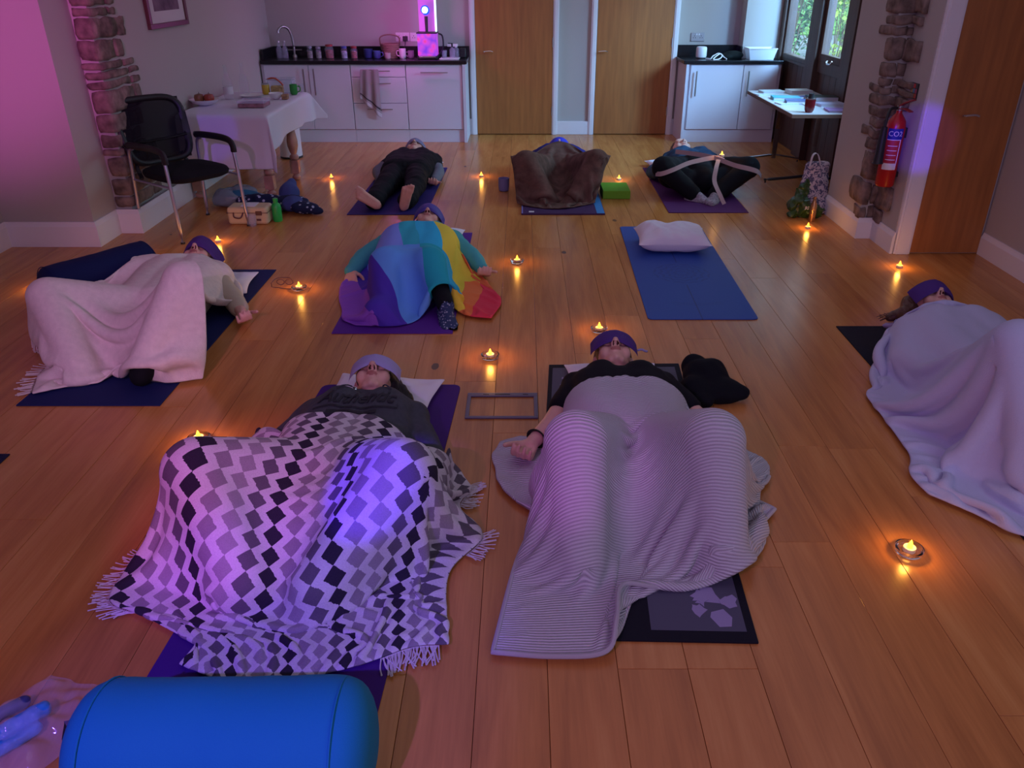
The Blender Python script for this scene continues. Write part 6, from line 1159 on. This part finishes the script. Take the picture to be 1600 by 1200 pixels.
eye_pillow(h1, 'dark purple eye pillow on the person under the cream blanket', M_ep, .30, .12, .04, .0, .045, nose=.0, sag=.085)
eye_pillow(h6, 'grey eye pillow sliding off the barefoot person', mat('eye_pillow_grey', (.20, .19, .30), .8), .26, .085, .02, .1, .02, sag=.08)
eye_pillow(h7, 'bright blue eye pillow on the person behind the brown blanket', mat('eye_pillow_blue', (.02, .03, .5), .6), .25, .10, .03, .0, .02, sag=.06)
def bolster(label, a, b, r, m, squash=1.0, seed=0, endr=.35, nm='bolster'):
    a, b = vec(a), vec(b); L = (b-a).length; s_, u_, d = basis(b-a); t = thing(nm, label, 'bolster', tuple(a.lerp(b, .5))[:2]+(0,)); V = []; n, K = 40, 26; Fs = []
    for j in range(K+1):
        f = j/K; x = L*f; e = min(f, 1-f)*L; e_ = min(1, e/(r*endr)); rr_ = r*(1-.42*(1-math.sqrt(max(0, 1-(1-e_)**2))))
        for i in range(n):
            th = 2*PI*i/n; q_ = a+d*x+s_*(rr_*math.cos(th))+u_*(rr_*math.sin(th)*squash)
            dn = noise.noise(q_*5+Vector((seed, 0, 0)))*.006+noise.noise(Vector((x*26+seed, th*.7, 0)))*.0025; q_ += (q_-(a+d*x)).normalized()*dn; q_.z = max(q_.z, .002); V.append(q_)
    for j in range(K):
        for i in range(n): i2 = (i+1) % n; Fs.append((j*n+i, j*n+i2, (j+1)*n+i2, (j+1)*n+i))
    V += [a-d*.01, b+d*.01]
    for i in range(n): i2 = (i+1) % n; Fs += [(len(V)-2, i2, i), (len(V)-1, K*n+i, K*n+i2)]
    o = G().add(V, Fs).obj('cover', m, t, smooth=True); bb = o.modifiers.new('b', 'SUBSURF'); bb.levels = bb.render_levels = 1
    for ee, sg in ((a, 1), (b, -1)):
        G().tube([ee+d*sg*r*endr*.75+s_*(r*.988*math.cos(2*PI*i/n))+u_*(r*.988*squash*math.sin(2*PI*i/n)) for i in range(n)], .0022, 6, True).obj('piping', m, t, smooth=True)
    return t
M_bt = mat('turquoise_cotton', (.01, .21, .36), .75, bump=.25, bscale=350)
bb = bolster('large turquoise cylindrical bolster nearest the camera at bottom left', (-.957, 1.16, .14), (-.322, 1.16, .14), .14, M_bt, seed=2, endr=.62)
G().ribbon([(-.955, 1.19, .17), (-.985, 1.18, .175), (-.99, 1.17, .15), (-.96, 1.15, .14)], (0, .02, .02), .003).obj('pull_tab', M_dark, bb)
bolster('navy bolster propping the knee at the left', (-2.50, 3.90, .132), (-2.14, 4.40, .132), .128, mat('navy_cotton', (.006, .012, .065), .8), seed=5)
# black jacket beside the front centre person
lump('black_jacket', [((.80, 3.10, .05), (.10, .10, .07)), ((.76, 3.17, .07), (.06, .05, .05)), ((.84, 2.99, .035), (.09, .10, .045)), ((.90, 2.97, .03), (.06, .05, .035)), ((.74, 3.0, .04), (.07, .08, .05)), ((.76, 2.92, .03), (.05, .05, .035))], mat('black_jersey', (.004, .005, .008), .9, bump=.3, bscale=60), 'bundled black jacket right of the person in the black t-shirt', 'jacket', vox=.009, nz=.016, ns=8)
# strap
M_st = mat('strap_webbing', (.42, .30, .30), .85); st = thing('yoga_strap', 'pale webbing strap looped round the open knees at the back right', 'strap', (1.45, 6.5, 0))
G().ribbon(curve([(1.05, 6.33, .20), (1.09, 6.27, .215), (1.18, 6.28, .245), (1.30, 6.36, .275), (1.42, 6.42, .29), (1.52, 6.45, .30), (1.58, 6.47, .29), (1.62, 6.50, .27)], 5), (0, .012, .034), .004).obj('strap_loop', M_st, st, smooth=True)
G().ribbon(curve([(1.27, 6.75, .29), (1.40, 6.60, .30), (1.52, 6.46, .30), (1.66, 6.32, .27), (1.77, 6.28, .25), (1.85, 6.31, .22), (1.90, 6.38, .17)], 5), (0, .012, .034), .004).obj('strap_loop', M_st, st, smooth=True)
G().ribbon(curve([(1.55, 6.40, .295), (1.51, 6.28, .25), (1.49, 6.20, .17), (1.52, 6.10, .09), (1.55, 6.06, .03)], 5), (.034, .0, .0), .004).obj('strap_tail', M_st, st, smooth=True)
tealight(1.58, 6.43, 'tealight glowing on the lap of the strapped person', 0, z0=.315, e=.35)
# clear bag with blue roll at the bottom left
pb_ = thing('parcel', 'rolled blue item in a clear crinkled bag at the bottom left corner', 'bag', (-1.2, 1.33, 0))
g = G(); g.cap((-1.30, 1.20, .03), (-1.165, 1.345, .03), .022, .020); g.cap((-1.27, 1.18, .02), (-1.16, 1.30, .02), .016, .016); V, Fs = remesh(g, .005)
for v in V: v += np.array(noise.noise_vector(Vector(v)*40))*.004
mk('blue_roll', V, Fs, mat('blue_plastic', (.02, .22, .50), .3, bump=.8, bscale=60), pb_, True)
g = G(); g.cap((-1.31, 1.30, .022), (-1.23, 1.375, .022), .016); V, Fs = remesh(g, .005); mk('dark_roll', V, Fs, mat('indigo_cloth', (.02, .03, .12), .6), pb_, True)
def bagf(u, v):
    x = -1.33+.22*u+.10*v; y = 1.22-.06*u+.26*v; p = Vector((x*18, y*18, 0)); edge = min(u, 1-u, v, 1-v); hh = .055*(1-max(0, v-.5)*1.5)*min(1, edge*8)
    return (x+.012*noise.noise(p+Vector((9, 0, 0))), y+.012*noise.noise(p+Vector((0, 9, 0))), max(.002, hh*.75+.030*noise.noise(p*1.3)*min(1, edge*8)+.004))
sheet('clear_film', bagf, 34, 34, thin('clear_film_m', (.85, .8, .9), .10, .05), pb_, .001, 1)
